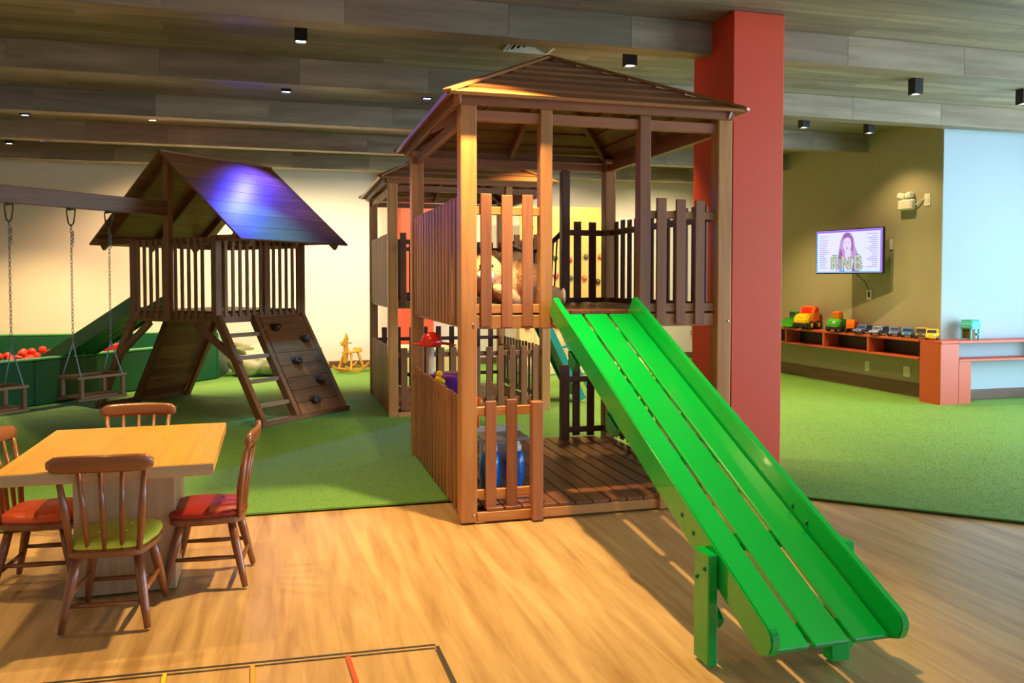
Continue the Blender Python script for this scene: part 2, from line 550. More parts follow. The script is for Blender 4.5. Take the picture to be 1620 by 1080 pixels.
# red pillars
pil = struct(box2('pillar', (3.515, 5.95, 0.0), (3.985, 6.62, CEIL), 'red_paint', bev=0.006), 'large square red painted pillar beside the slide tower', 'pillar')
pil2 = struct(box2('pillar', (2.02, 14.85, 0.0), (2.62, YF, CEIL), 'red_paint', bev=0.006), 'distant red painted pillar against the far white wall', 'pillar')

# ---------------------------------------------------------------- ceiling lamps
def lamp(x, y, blue, label, power=LAMP_POWER, col=None, aim=(0, 0), ang=76, group='cube ceiling downlights', z=CEIL):
    t = thing('ceiling_lamp', label, 'ceiling lamp', (x, y, z), 0, group)
    b = 0.052
    vs = [(-b, -b, -0.17), (b, -b, -0.17), (b, b, -0.17), (-b, b, -0.17), (-b, -b, 0), (b, -b, 0), (b, b, 0), (-b, b, 0)]
    c = 0.043
    vs += [(-c, -c, -0.17), (c, -c, -0.17), (c, c, -0.17), (-c, c, -0.17), (-c, -c, -0.155), (c, -c, -0.155), (c, c, -0.155), (-c, c, -0.155)]
    fs = [(4, 5, 6, 7), (0, 1, 5, 4), (1, 2, 6, 5), (2, 3, 7, 6), (3, 0, 4, 7), (0, 8, 9, 1), (1, 9, 10, 2), (2, 10, 11, 3), (3, 11, 8, 0),
          (8, 12, 13, 9), (9, 13, 14, 10), (10, 14, 15, 11), (11, 15, 12, 8), (12, 15, 14, 13)]
    mesh('housing', vs, fs, 'black_metal', t)
    box('diffuser', (0.078, 0.078, 0.006), (0, 0, -0.158), 'lamp_blue' if blue else 'lamp_warm', t, bev=0.001)
    d = bpy.data.lights.new('spot', 'SPOT')
    d.energy = power
    d.color = col or ((0.20, 0.22, 1.0) if blue else WARM)
    d.spot_size = R(ang)
    d.spot_blend = 1.0 if blue else 0.6
    d.shadow_soft_size = 0.04
    s = bpy.data.objects.new('spot', d)
    COL.objects.link(s)
    s.parent = t
    s.location = (0, 0, -0.19)
    s.rotation_euler = Vector((aim[0], aim[1], -1)).to_track_quat('-Z', 'Y').to_euler()
    return t

VIOLET, BLUE, SKYBLUE = (0.05, 0.05, 1.0), (0.03, 0.35, 1.0), (0.35, 0.55, 1.0)
lamp(0.14, 7.20, False, 'black cube ceiling downlight over the turf behind the wooden table', 120, ang=100)
lamp(3.14, 7.17, False, 'black cube ceiling downlight just left of the red pillar', 170)
lamp(6.60, 7.42, False, 'black cube ceiling downlight right of the red pillar, nearest row', 170, ang=110)
lamp(8.15, 7.50, False, 'black cube ceiling downlight at the right edge of the picture', 60)
lamp(0.02, 9.13, True, 'blue lit cube downlight above the dark gabled playhouse roof, second row', 420, BLUE, aim=(-0.18, 0.5), ang=52)
lamp(1.53, 9.05, True, 'blue lit cube downlight beside the big tower roof', 30, SKYBLUE, ang=60)
lamp(6.60, 9.40, False, 'cube downlight close to the right edge of the red pillar, second row', 200, ang=120)
lamp(7.70, 9.50, False, 'cube downlight nearest the khaki television wall', 60, ang=120)
lamp(-3.05, 11.25, True, 'violet lit small downlight far left above the swing beam', 60, VIOLET)
lamp(-1.60, 11.17, False, 'bright warm downlight that lights the orange stretch of beam', 260)
lamp(-0.09, 11.06, True, 'violet downlight right above the blue lit roof slope', 330, VIOLET, aim=(-0.14, -0.40), ang=84)
lamp(1.40, 10.98, True, 'pale blue downlight left of the far tower roof', 150, SKYBLUE, aim=(0, .5), ang=100)
lamp(6.9, 11.30, False, 'far cube downlight beside the red pillar, third row', 220, ang=110)
FARW = (1.0, 0.78, 0.46)
lamp(-3.37, 13.20, True, 'tiny blue downlight by the far wall, leftmost of its row', 40, SKYBLUE)
lamp(-1.68, 13.05, False, 'tiny white downlight by the far wall above the gable peak', 380, (1.0, 0.60, 0.30), aim=(0, 0.7), ang=112)
lamp(-0.21, 12.92, False, 'tiny white downlight by the far wall above the roof ridge', 270, FARW, aim=(0, 0.7), ang=112)
lamp(1.30, 12.90, False, 'tiny white downlight by the far wall left of the towers', 270, FARW, aim=(0, 0.7), ang=112)
lamp(3.2, 12.90, False, 'far downlight hidden behind the big tower roof', 230, FARW, aim=(0, 0.7), ang=112)
lamp(5.2, 12.95, False, 'far downlight in front of the climbing wall', 260, FARW, aim=(0, 0.7), ang=112)
lamp(7.2, 13.2, False, 'far downlight in the corner beyond the red pillar', 200, FARW, aim=(0, 0.7), ang=112)
# the same grid goes on over the wooden floor and out of the picture
for x, y, p in ((-1.45, 5.10, 150), (0.14, 5.10, 60), (1.45, 4.72, 620), (-1.45, 3.0, 30), (-3.2, 5.1, 60), (-3.9, 13.6, 420), (3.2, 9.1, 200), (4.9, 9.3, 170), (3.2, 11.0, 160), (4.9, 11.2, 170)):
    lamp(x, y, False, 'black cube ceiling downlight of the grid outside the view', p, aim=(-0.4, -0.12) if 1.4 < x < 2 else (0, 0), ang=106, group='downlights outside the view')

# ceiling vent
v_ = thing('ceiling_vent', 'white square ceiling air vent with sloped louvres above the tower roof', 'vent', (2.22, 7.30, CEIL))
for sx, sy, lx, ly in ((0.46, 0.03, 0, -0.215), (0.46, 0.03, 0, 0.215), (0.03, 0.40, -0.215, 0), (0.03, 0.40, 0.215, 0)):
    box('frame', (sx, sy, 0.02), (lx, ly, -0.01), 'vent_white', v_)
box('backing', (0.40, 0.40, 0.004), (0, 0, -0.003), 'dark_void', v_, bev=0)
for k in range(4):
    for s in (-1, 1):
        off = 0.185 - k * 0.045
        ln = 2 * off
        box('louvre', (ln, 0.028, 0.004), (0, s * off, -0.016), 'vent_white', v_, rot=(s * R(-32), 0, 0), bev=0.001)
        box('louvre', (0.028, ln, 0.004), (s * off, 0, -0.016), 'vent_white', v_, rot=(0, s * R(32), 0), bev=0.001)

# ================================================================ TOWERS
def roof_faces(t, x0, x1, y0, y1, ze, apex, nb, mat, th=0.022):
    corners = [(x0, y0), (x1, y0), (x1, y1), (x0, y1)]
    A = Vector(apex)
    for f in range(4):
        p = Vector((*corners[f], ze)); q = Vector((*corners[(f + 1) % 4], ze))
        nrm = (q - p).cross(A - p).normalized()
        for k in range(nb):
            s0 = k / nb; s1 = min(1.0, (k + 1.18) / nb)
            if k == nb - 1: s1 = 0.995
            lo, up = nrm * 0.020, nrm * 0.0
            v = [p.lerp(A, s0) + lo, q.lerp(A, s0) + lo, q.lerp(A, s1) + up, p.lerp(A, s1) + up]
            vs = v + [x + nrm * th for x in v]
            o_ = sum(vs, Vector()) / 8
            mesh('roof_board', [x - o_ for x in vs], [(0, 1, 2, 3), (7, 6, 5, 4), (0, 4, 5, 1), (1, 5, 6, 2), (2, 6, 7, 3), (3, 7, 4, 0)], mat, t, o_, dims=(1, 0, 0) if f % 2 == 0 else (0, 1, 0))
        hp = Vector((*corners[f], ze))
        d = (A - hp).normalized()
        beam('hip_cap', hp + Vector((0, 0, 0.048)) - d * 0.03, A + Vector((0, 0, 0.048)), 0.065, 0.022, mat, t)
        beam('hip_rafter', hp + Vector((0, 0, -0.02)) + d * 0.1, A + Vector((0, 0, -0.045)), 0.045, 0.08, 'picket', t)
    cx, cy = A.x, A.y
    for f in range(4):
        p = Vector((*corners[f], ze)); q = Vector((*corners[(f + 1) % 4], ze))
        m = (p + q) / 2
        beam('rafter', m + (A - m) * 0.08 + Vector((0, 0, -0.03)), A + Vector((0, 0, -0.06)), 0.04, 0.07, 'picket', t)

def panel(t, p, q, n, z0, z1, rails, mat, w=0.075, th=0.02, out=(0, -1), xs=None, rail_mat=None, gap=0.02):
    """a run of pickets from p to q (2-D) with horizontal rails behind them"""
    p, q = Vector(p), Vector(q)
    d = (q - p); ln = d.length; d.normalize()
    along = 'x' if abs(d.x) > abs(d.y) else 'y'
    o = Vector(out)
    for z, h in rails:
        c = (p + q) / 2
        sz = (ln, 0.03, h) if along == 'x' else (0.03, ln, h)
        box('rail', [round(s, 3) for s in sz], (c.x, c.y, z), rail_mat or mat, t)
    ts = xs if xs is not None else [ln * (i + 0.5) / n for i in range(n)]
    for s in ts:
        c = p + d * s + o * 0.027
        sz = (w, th, z1 - z0) if along == 'x' else (th, w, z1 - z0)
        dz = random.uniform(-0.006, 0.006)
        box('picket', [round(v, 3) for v in sz], (c.x, c.y, (z0 + z1) / 2 + dz), mat, t)

W, D = 1.88, 2.14
UP = [(2.075, 0.055), (1.42, 0.06)]
def tower_common(t, with_mid=True):
    for x in (0, W):
        for y_ in (0, D):
            p = box('post', (0.11, 0.11, 2.79), (x, y_, 1.395), 'post', t, bev=0.006)
            fy = -0.056 if y_ == 0 else 0.056
            for bz in (0.05, 1.32):
                b_ = blob('bolt', (0.009, 0.006, 0.009), (0.0 + 0.03, fy, bz - 1.395), 'steel', p, seg=8, rings=6)
    # top plates
    for y_ in (-0.0, D):
        box('top_plate', (W - 0.11, 0.05, 0.07), (W / 2, y_, 2.70), 'picket', t)
    for x in (0, W):
        box('top_plate', (0.05, D - 0.11, 0.07), (x, D / 2, 2.70), 'picket', t)
    # lintel directly beneath the eaves
    for y_ in (-0.075, D + 0.075):
        box('eave_beam', (W + 0.13, 0.035, 0.065), (W / 2 - 0.02, y_, 2.785), 'picket', t)
    for x in (-0.08, W + 0.045):
        box('eave_beam', (0.035, D + 0.10, 0.065), (x, D / 2, 2.785), 'picket', t)
    roof_faces(t, -0.15, W + 0.08, -0.17, D + 0.17, 2.775, (W / 2 - 0.02, D / 2, 3.385), 7, 'roofwood')
    # upper platform
    for y_ in (0.0, D):
        box('platform_beam', (W - 0.11, 0.034, 0.09), (W / 2, y_, 1.332), 'post', t)
    for x in (0.0, W):
        box('platform_beam', (0.034, D - 0.11, 0.09), (x, D / 2, 1.332), 'post', t)
    nb = 13
    for i in range(nb):
        x = -0.01 + (W + 0.02) * (i + 0.5) / nb
        y0, y1 = 0.018 if (x < 0.56 or x > 1.24) else -0.03, D - 0.018
        if x < 0.075 or x > W - 0.075: y0, y1 = 0.06, D - 0.06
        box('deck_board', (0.138, y1 - y0, 0.028), (x, (y0 + y1) / 2, 1.392), 'deck', t)
    # lower platform
    for y_ in (-0.045, D + 0.045):
        box('floor_beam', (W - 0.11, 0.03, 0.065), (W / 2, y_, 0.0345), 'post', t)
    for i in range(15):
        x = -0.01 + (W + 0.02) * (i + 0.5) / 15
        y0, y1 = -0.055, D + 0.055
        if x < 0.075 or x > W - 0.075: y0, y1 = 0.06, D - 0.06
        box('floor_board', (0.118, y1 - y0, 0.024), (x, (y0 + y1) / 2, 0.080), 'deck', t)
    # left side, both storeys
    panel(t, (0, 0.06), (0, D - 0.06), 15, 1.305, 2.18, UP, 'picket', out=(-1, 0), w=0.088)
    panel(t, (0, 0.06), (0, D - 0.06), 15, 0.03, 0.83, [(0.73, 0.055), (0.17, 0.055)], 'picket', out=(-1, 0), w=0.088)
    # right side
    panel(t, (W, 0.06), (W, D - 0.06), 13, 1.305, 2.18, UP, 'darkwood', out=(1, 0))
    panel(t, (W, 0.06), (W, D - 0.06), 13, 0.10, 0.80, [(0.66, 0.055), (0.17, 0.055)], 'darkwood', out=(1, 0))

# --- near tower
AX, AY = 1.16, 5.30
A = thing('slide_tower', 'large two storey wooden play tower with hipped roof and green slide', 'play tower', (AX, AY, 0))
tower_common(A)
box('post', (0.085, 0.085, 1.50), (0.54, -0.0, 2.035), 'post', A, bev=0.005)
box('post', (0.085, 0.085, 1.50), (1.265, -0.0, 2.035), 'picket', A, bev=0.005)
panel(A, (0.055, 0), (0.50, 0), 3, 1.30, 2.185, UP, 'picket', xs=[0.068, 0.212, 0.355], rail_mat='post')
panel(A, (1.31, 0), (1.825, 0), 3, 1.30, 2.185, UP, 'picket', xs=[0.085, 0.235, 0.385], rail_mat='post')
panel(A, (0.055, 0), (0.45, 0), 2, 0.085, 0.81, [(0.735, 0.06), (0.18, 0.055)], 'picket', xs=[0.10, 0.245], rail_mat='post')
box('short_post', (0.075, 0.075, 0.80), (0.46, -0.075, 0.40), 'picket', A, bev=0.005)
box('short_post', (0.065, 0.065, 0.79), (1.40, -0.05, 0.395), 'post', A, bev=0.005)
panel(A, (1.44, 0), (1.825, 0), 3, 0.085, 0.81, [(0.735, 0.06), (0.18, 0.055)], 'picket', rail_mat='post')
# back, with the way onto the bridge left open
box('post', (0.082, 0.082, 1.38), (1.43, D, 1.97), 'darkwood', A, bev=0.005)
box('short_post', (0.082, 0.075, 0.80), (1.43, D, 0.40), 'darkwood', A, bev=0.005)
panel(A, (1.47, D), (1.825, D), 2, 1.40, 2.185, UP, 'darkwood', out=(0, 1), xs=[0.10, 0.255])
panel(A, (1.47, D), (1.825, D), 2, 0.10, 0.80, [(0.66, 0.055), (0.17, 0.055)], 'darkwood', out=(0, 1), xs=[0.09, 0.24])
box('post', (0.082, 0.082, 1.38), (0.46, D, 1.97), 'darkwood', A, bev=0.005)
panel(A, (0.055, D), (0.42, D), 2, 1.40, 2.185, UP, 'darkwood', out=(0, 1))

# --- far tower
BX, BY = 1.21, 9.62
B = thing('play_tower', 'wooden play tower with hipped roof standing behind the slide tower', 'play tower', (BX, BY, 0))
tower_common(B)
box('post', (0.082, 0.082, 1.50), (1.41, 0, 2.035), 'post', B, bev=0.005)
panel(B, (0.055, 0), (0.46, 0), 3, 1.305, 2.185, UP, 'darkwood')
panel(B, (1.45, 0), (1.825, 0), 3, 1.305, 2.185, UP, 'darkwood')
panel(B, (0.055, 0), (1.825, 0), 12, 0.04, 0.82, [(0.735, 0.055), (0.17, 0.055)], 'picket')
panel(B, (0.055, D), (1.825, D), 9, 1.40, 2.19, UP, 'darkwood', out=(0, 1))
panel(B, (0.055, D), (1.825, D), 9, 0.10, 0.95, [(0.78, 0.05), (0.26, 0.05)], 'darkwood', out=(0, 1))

# --- rope bridge between the towers
br = thing('rope_bridge', 'plank bridge with dark rope handrails joining the two towers', 'bridge', (AX + 0.94, AY + D, 0))
g0, g1 = 0.10, BY - AY - D - 0.10
for k in range(14):
    s = (k + 0.5) / 14
    sag = -0.10 * 4 * s * (1 - s)
    box('plank', (0.86, 0.125, 0.028), (0.0, g0 + (g1 - g0) * s, 1.375 + sag), 'deck', br)
for sx in (-0.45, 0.49):
    pts = []
    for k in range(17):
        s = k / 16
        pts.append((sx, g0 - 0.05 + (g1 - g0 + 0.1) * s, 2.09 - 0.16 * 4 * s * (1 - s)))
    tube('handrail', pts, 0.024, 'dark_rope', br, n=8)
    for k in range(1, 16):
        s = k / 16
        yy = g0 + (g1 - g0) * s
        tube('rope', [(sx, yy, 2.09 - 0.64 * s * (1 - s)), (sx * 0.93 + random.uniform(-.01, .01), yy + random.uniform(-.03, .03), 1.38 - 0.4 * s * (1 - s))], 0.008, 'dark_rope', br, n=6)

# --- green plank slide
SLX0, SLX1 = 1.70, 2.30
sl = thing('green_slide', 'glossy bright green wooden plank slide leading down from the tower', 'slide', (2.03, 2.67, 0))
y_top, z_top, y_end, z_end = 5.19 - 2.67, 1.385, 0.0, 0.205
ang_s = math.atan2(z_top - z_end, y_top - y_end)
ln_s = math.hypot(z_top - z_end, y_top - y_end)
dirv = Vector((0, math.cos(ang_s), math.sin(ang_s)))
nrmv = Vector((0, -math.sin(ang_s), math.cos(ang_s)))
org = Vector((0, y_end, z_end))
pw = 0.160
for k in (-1, 0, 1):
    c = org + dirv * (ln_s / 2) + Vector((k * (pw + 0.020), 0, 0)) - nrmv * 0.012
    box('plank', (pw, ln_s, 0.024), c, 'slide_green', sl, rot=(ang_s, 0, 0), bev=0.005)
for sx in (-1, 1):
    # side rail with rounded lower end, drawn in the plane of the slope
    h0, h1 = -0.04, 0.105
    L0, L1 = -0.035, ln_s + 0.075
    out = [(L0 + 0.055, h0), (L1 - 0.03, h0 + 0.0), (L1, h0 + 0.03), (L1 - 0.035, h1)]
    for k in range(7):
        a = R(90 + k * 15)
        out.append((L0 + 0.055 + 0.055 * math.cos(a), h1 - 0.055 + 0.055 * math.sin(a)))
    out.append((L0, h0 + 0.055))
    pts3 = [(org + dirv * a + nrmv * b) for a, b in out]
    x = sx * 0.288
    o = prism('side_rail', [(p.y, p.z) for p in pts3], x - 0.02, x + 0.02, 'slide_green', sl, axis='x', bev=0.006)
    for a in (0.62, 0.74):
        pb = org + dirv * a + nrmv * 0.03
        blob('bolt', (0.006, 0.012, 0.012), (x - 0.021 if sx > 0 else x - 0.021, pb.y, pb.z), 'dark_green', o, seg=10, rings=6)
# crosswise battens under the planks
for a in (0.10, 0.62, 1.25, 1.9, 2.55):
    c = org + dirv * a - nrmv * 0.05
    box('batten', (0.53, 0.07, 0.05), c, 'slide_green', sl, rot=(ang_s, 0, 0))
# legs
for sx in (-1, 1):
    hgt_ = 0.47
    yy = 0.39
    lp = box('leg', (0.045, 0.125, hgt_), (sx * 0.333, yy, hgt_ / 2), 'slide_green', sl, bev=0.005)
    for k in (-0.03, 0.035):
        blob('bolt', (0.008, 0.011, 0.011), (sx * 0.024, k, hgt_ / 2 - 0.09 - k * 0.8), 'dark_green', lp, seg=10, rings=6)
box('foot_block', (0.09, 0.06, 0.24), (0.215, 0.26, 0.12), 'slide_green', sl)
beam('brace', (-0.285, 0.50, 0.26), (-0.285, 0.36, 0.16), 0.035, 0.06, 'slide_green', sl)
# brackets below the rail
for a in (2.25, 1.55):
    for sx in (-1, 1):
        pts3 = [(org + dirv * s + nrmv * b) for s, b in ((a, -0.07), (a + 0.16, -0.07), (a + 0.12, -0.15), (a + 0.04, -0.15))]
        prism('bracket', [(p.y, p.z) for p in pts3], sx * 0.288 - 0.018, sx * 0.288 + 0.018, 'dark_green', sl, axis='x')

# ================================================================ GABLED PLAYHOUSE WITH SWINGS
C = thing('swing_playhouse', 'dark wooden gabled playhouse with climbing ramp, ladder and swing beam', 'playhouse', (-1.27, 10.35, 0), R(-45))
HW, DP = 0.72, 1.33
PZ = 1.24
for sx in (-1, 1):
    for y_ in (0, DP):
        box('post', (0.085, 0.085, 0.98), (sx * HW, y_, 1.64), 'cwood', C)
box('gable_post', (0.09, 0.07, 1.93), (0, -0.075, 2.11), 'cwood', C)
box('gable_post', (0.09, 0.07, 1.93), (0, DP + 0.075, 2.11), 'cwood', C)
for y_ in (-0.03, DP + 0.03):
    box('platform_beam', (2 * HW - 0.09, 0.04, 0.11), (0, y_, 1.185), 'cwood', C)
    box('top_rail', (2 * HW + 1.1 if False else 2 * HW - 0.09, 0.04, 0.08), (0, y_, 2.07), 'cwood', C)
for sx in (-1, 1):
    box('platform_beam', (0.04, DP - 0.09, 0.11), (sx * (HW + 0.02), DP / 2, 1.185), 'cwood', C)
    box('top_rail', (0.04, DP - 0.09, 0.08), (sx * HW, DP / 2, 2.07), 'cwood', C)
    # wall plate carrying the roof, running past the gable
    box('roof_plate', (0.05, DP + 0.34, 0.07), (sx * 1.20, DP / 2, 2.105), 'cwood', C)
    box('collar_beam', (1.20 - HW - 0.03, 0.05, 0.07), (sx * (1.20 + HW - 0.03) / 2, 0.02, 2.10), 'cwood', C)
    box('collar_beam', (1.20 - HW - 0.03, 0.05, 0.07), (sx * (1.20 + HW - 0.03) / 2, DP - 0.02, 2.10), 'cwood', C)
for i in range(10):
    x = -HW + 0.07 + (2 * HW - 0.14) * (i + 0.5) / 10
    box('deck_board', (0.122, DP - 0.02, 0.025), (x, DP / 2, 1.2535), 'cwood', C)
for sx in (-1, 1):
    for i in range(5):
        x = sx * (0.105 + i * 0.115)
        box('picket', (0.048, 0.02, 0.94), (x, -0.062, 1.635), 'cwood', C)
for i in range(12):
    y_ = 0.09 + (DP - 0.18) * i / 11
    wd_ = 0.085 if i == 6 else 0.045
    box('picket', (0.02, wd_, 0.92), (HW + 0.052, y_, 1.66), 'cwood', C)
# roof: boards running along the ridge
RZ, EZ, EX = 3.10, 2.05, 1.33
sl_ang = math.atan2(RZ - EZ, EX)
sl_len = math.hypot(RZ - EZ, EX)
NBR = 7
for sx in (-1, 1):
    for k in range(NBR):
        s = sl_len * (k + 0.5) / NBR
        c = Vector((sx * (EX - math.cos(sl_ang) * s), DP / 2 + 0.01, EZ + math.sin(sl_ang) * s + 0.012))
        box('roof_board', (sl_len / NBR - 0.003, DP + 0.40, 0.022), c, 'cwood', C, rot=(0, sx * sl_ang, 0), bev=0.002)
    for y_ in (-0.075, DP / 2, DP + 0.075):
        s0, s1 = 0.03, sl_len - 0.06
        p = Vector((sx * (EX - math.cos(sl_ang) * s0), y_ + 0.055 * (1 if y_ < 0.5 else (-1 if y_ > 1 else 0)), EZ + math.sin(sl_ang) * s0 - 0.045))
        q = Vector((sx * (EX - math.cos(sl_ang) * s1), p.y, EZ + math.sin(sl_ang) * s1 - 0.045))
        beam('rafter', p, q, 0.045, 0.07, 'cwood', C)
box('ridge_cap', (0.06, DP + 0.40, 0.025), (0, DP / 2 + 0.01, RZ + 0.02), 'cwood', C)
# ladder and climbing ramp on the right
FX = 1.46
def slope_pt(sx, y_, z):
    return Vector((sx * (HW + 0.05 + (FX - HW - 0.05) * (1 - z / 1.14)), y_, z))
for sx in (-1, 1):
    for y_ in (0.0, 0.52, DP - 0.02):
        beam('leg', slope_pt(sx, y_, 0.02), slope_pt(sx, y_, 1.20), 0.065, 0.095, 'cwood', C)
    dv = (slope_pt(sx, 0, 1.14) - slope_pt(sx, 0, 0)).normalized()
    nb = 8
    for k in range(nb):
        z0, z1 = 1.13 * k / nb + 0.03, 1.13 * (k + 1) / nb + 0.03
        c = (slope_pt(sx, 0.92, z0) + slope_pt(sx, 0.92, z1)) / 2
        hgt_ = (slope_pt(sx, 0, z1) - slope_pt(sx, 0, z0)).length
        rot = math.atan2(dv.x, dv.z)
        box('ramp_board', (0.022, 0.70, hgt_ - 0.004), c + Vector((sx * 0.030, 0, 0.016)), 'cwood', C, rot=(0, rot, 0))
    box('ground_beam', (0.05, DP + 0.10, 0.06), (sx * FX, DP / 2, 0.043), 'cwood', C)
for z in (0.22, 0.48, 0.74, 0.99):
    c = slope_pt(1, 0.26, z)
    box('rung', (0.05, 0.46, 0.045), c, 'swingwood', C)
for y_, z in ((0.72, 1.02), (1.12, 0.86), (0.82, 0.62), (1.06, 0.38), (0.84, 0.17)):
    c = slope_pt(1, y_, z) + Vector((0.075, 0, 0.035))
    blob('climbing_hold', (0.05, 0.062, 0.045), c, 'hold_dark', C, rot=(0.3, 0.4, z * 5), seg=12, rings=8, lump=0.25, seed=int(z * 100))
# knee braces
beam('brace', (-HW + 0.32, -0.03, 1.12), (-1.14, 0.0, 0.62), 0.05, 0.075, 'cwood', C)
beam('brace', (HW - 0.32, -0.03, 1.12), (1.10, 0.0, 0.68), 0.05, 0.075, 'cwood', C)
# swing beam and its far A-frame
beam('swing_beam', (0, -4.9, 2.455), (0, -0.12, 2.455), 0.09, 0.17, 'cwood', C)
for sx in (-1, 1):
    beam('beam_leg', (sx * 0.75, -4.8, 0.0), (sx * 0.05, -4.8, 2.4), 0.08, 0.08, 'cwood', C)
box('beam_tie', (0.9, 0.05, 0.08), (0, -4.74, 1.1), 'cwood', C)
# green side slide dropping into the ball pit
gs0, gs1 = Vector((-HW - 0.06, 0.0, 1.30)), Vector((-2.75, 0.0, 0.46))
for y_ in (0.03, 0.49):
    beam('slide_rail', gs0 + Vector((0, y_, 0.04)), gs1 + Vector((0, y_, 0.04)), 0.035, 0.19, 'dark_green', C)
for k in range(3):
    yy = 0.12 + k * 0.14
    beam('slide_plank', gs0 + Vector((0, yy, -0.02)), gs1 + Vector((0, yy, -0.02)), 0.13, 0.022, 'dark_green', C)

# swings
def link_ring(cx, cz, turn, n=8, m=5):
    vs, fs = [], []
    for i in range(n):
        a = 2 * math.pi * i / n
        px, pz = 0.011 * math.cos(a), 0.024 * math.sin(a)
        for j in range(m):
            b = 2 * math.pi * j / m
            r = 0.0034
            ox = (0.011 + 0) and math.cos(a) * math.cos(b) * r
            oz = math.sin(a) * math.cos(b) * r
            oy = math.sin(b) * r
            x, y_, z = px + ox, oy, pz + oz
            if turn: x, y_ = y_, x
            vs.append((cx + x, y_, cz + z))
    for i in range(n):
        for j in range(m):
            fs.append((i * m + j, i * m + (j + 1) % m, ((i + 1) % n) * m + (j + 1) % m, ((i + 1) % n) * m + j))
    return vs, fs

def swing(ly, label, dz=0.0):
    v = Vector((math.cos(R(45)), math.sin(R(45)), 0))
    base_ = Vector((-1.27, 10.35, 0)) + v * ly
    t = thing('toddler_swing', label, 'swing', base_, R(-45), 'toddler swings')
    for sy in (-1, 1):
        y_ = sy * 0.215
        top = 2.37
        box('hanger_plate', (0.075, 0.05, 0.012), (0, y_, top - 0.006), 'hanger_metal', t)
        pts = [(-0.075, y_, top - 0.015), (-0.068, y_, top - 0.07), (-0.045, y_, top - 0.155), (0, y_, top - 0.185), (0.045, y_, top - 0.155), (0.068, y_, top - 0.07), (0.075, y_, top - 0.015)]
        tube('hanger', pts, 0.008, 'hanger_metal', t, n=6, closed=True)
        vs, fs = [], []
        z = top - 0.195
        k = 0
        while z > 0.96:
            a, f = link_ring(0, z, k % 2)
            o = len(vs)
            vs += [(x, yy + y_, zz) for x, yy, zz in a]; fs += [tuple(i + o for i in q) for q in f]
            z -= 0.040; k += 1
        for j in range(4):
            a, f = link_ring(0.016, top - 0.26 - j * 0.038, j % 2)
            o = len(vs)
            vs += [(x, yy + y_ + 0.01, zz) for x, yy, zz in a]; fs += [tuple(i + o for i in q) for q in f]
        ch = mesh('chain', vs, fs, 'chain_metal', t, smooth=True)
        ch['kind'] = 'stuff'
        for sx in (-1, 1):
            tube('rope', [(0, y_, z + 0.03), (sx * 0.165, sy * 0.235, 0.60 + dz)], 0.0075, 'blue_rope', t, n=6)
    for sx in (-1, 1):
        box('top_rail', (0.035, 0.56, 0.03), (sx * 0.165, 0, 0.60 + dz), 'swingwood', t)
        box('bottom_rail', (0.035, 0.56, 0.03), (sx * 0.165, 0, 0.37 + dz), 'swingwood', t)
    for sy in (-1, 1):
        box('end_rail', (0.30, 0.035, 0.03), (0, sy * 0.262, 0.60 + dz), 'swingwood', t)
        for sx in (-1, 1):
            box('upright', (0.04, 0.04, 0.20), (sx * 0.165, sy * 0.235, 0.485 + dz), 'swingwood', t)
    for k in range(4):
        box('seat_slat', (0.065, 0.50, 0.02), (-0.112 + k * 0.075, 0, 0.39 + dz), 'swingwood', t)
    return t
swing(-1.04, 'wooden box toddler swing hanging nearest the dark playhouse')
swing(-2.10, 'wooden box toddler swing cut by the left picture edge', -0.02)

# ================================================================ BALL PIT
pit = thing('ball_pit', 'green foam walled ball pit in the far left corner', 'ball pit', (-3.0, 13.0, 0))
PO = Vector((-3.0, 13.0, 0))
P_ = [Vector((-5.35, 9.0, 0)), Vector((-3.10, 11.62, 0)), Vector((-1.09, 14.15, 0)), Vector((-0.98, 15.36, 0)), Vector((-5.4, 15.36, 0))]
def pit_wall(p, q, h, th_=0.16):
    d = (q - p).normalized()
    nrm = Vector((-d.y, d.x, 0))
    c0, c1 = p + nrm * th_ / 2 - PO, q + nrm * th_ / 2 - PO
    beam('wall_pad', c0 + Vector((0, 0, h / 2 + 0.014)), c1 + Vector((0, 0, h / 2 + 0.014)), th_, h, 'pit_green', pit, bev=0.02)
    beam('rim', c0 + Vector((0, 0, h + 0.022)), c1 + Vector((0, 0, h + 0.022)), th_ + 0.012, 0.03, 'pit_rim', pit, bev=0.01)
pit_wall(P_[0], P_[1], 0.585)
pit_wall(P_[1], P_[2], 0.585)
pit_wall(P_[2] + Vector((0.012, 0.04, 0)), P_[3], 0.585)
pit_wall(P_[3] + Vector((-0.18, 0, 0)), P_[4], 0.69, 0.14)
pit_wall(P_[4], P_[0] + Vector((0, 0.2, 0)), 0.60)
prism('foam_floor', [(v.x - PO.x, v.y - PO.y) for v in (Vector((-5.2, 9.4, 0)), Vector((-3.2, 11.8, 0)), Vector((-1.25, 14.3, 0)), Vector((-1.2, 15.2, 0)), Vector((-5.2, 15.2, 0)))], 0.014, 0.37, 'pit_green', pit, axis='z')
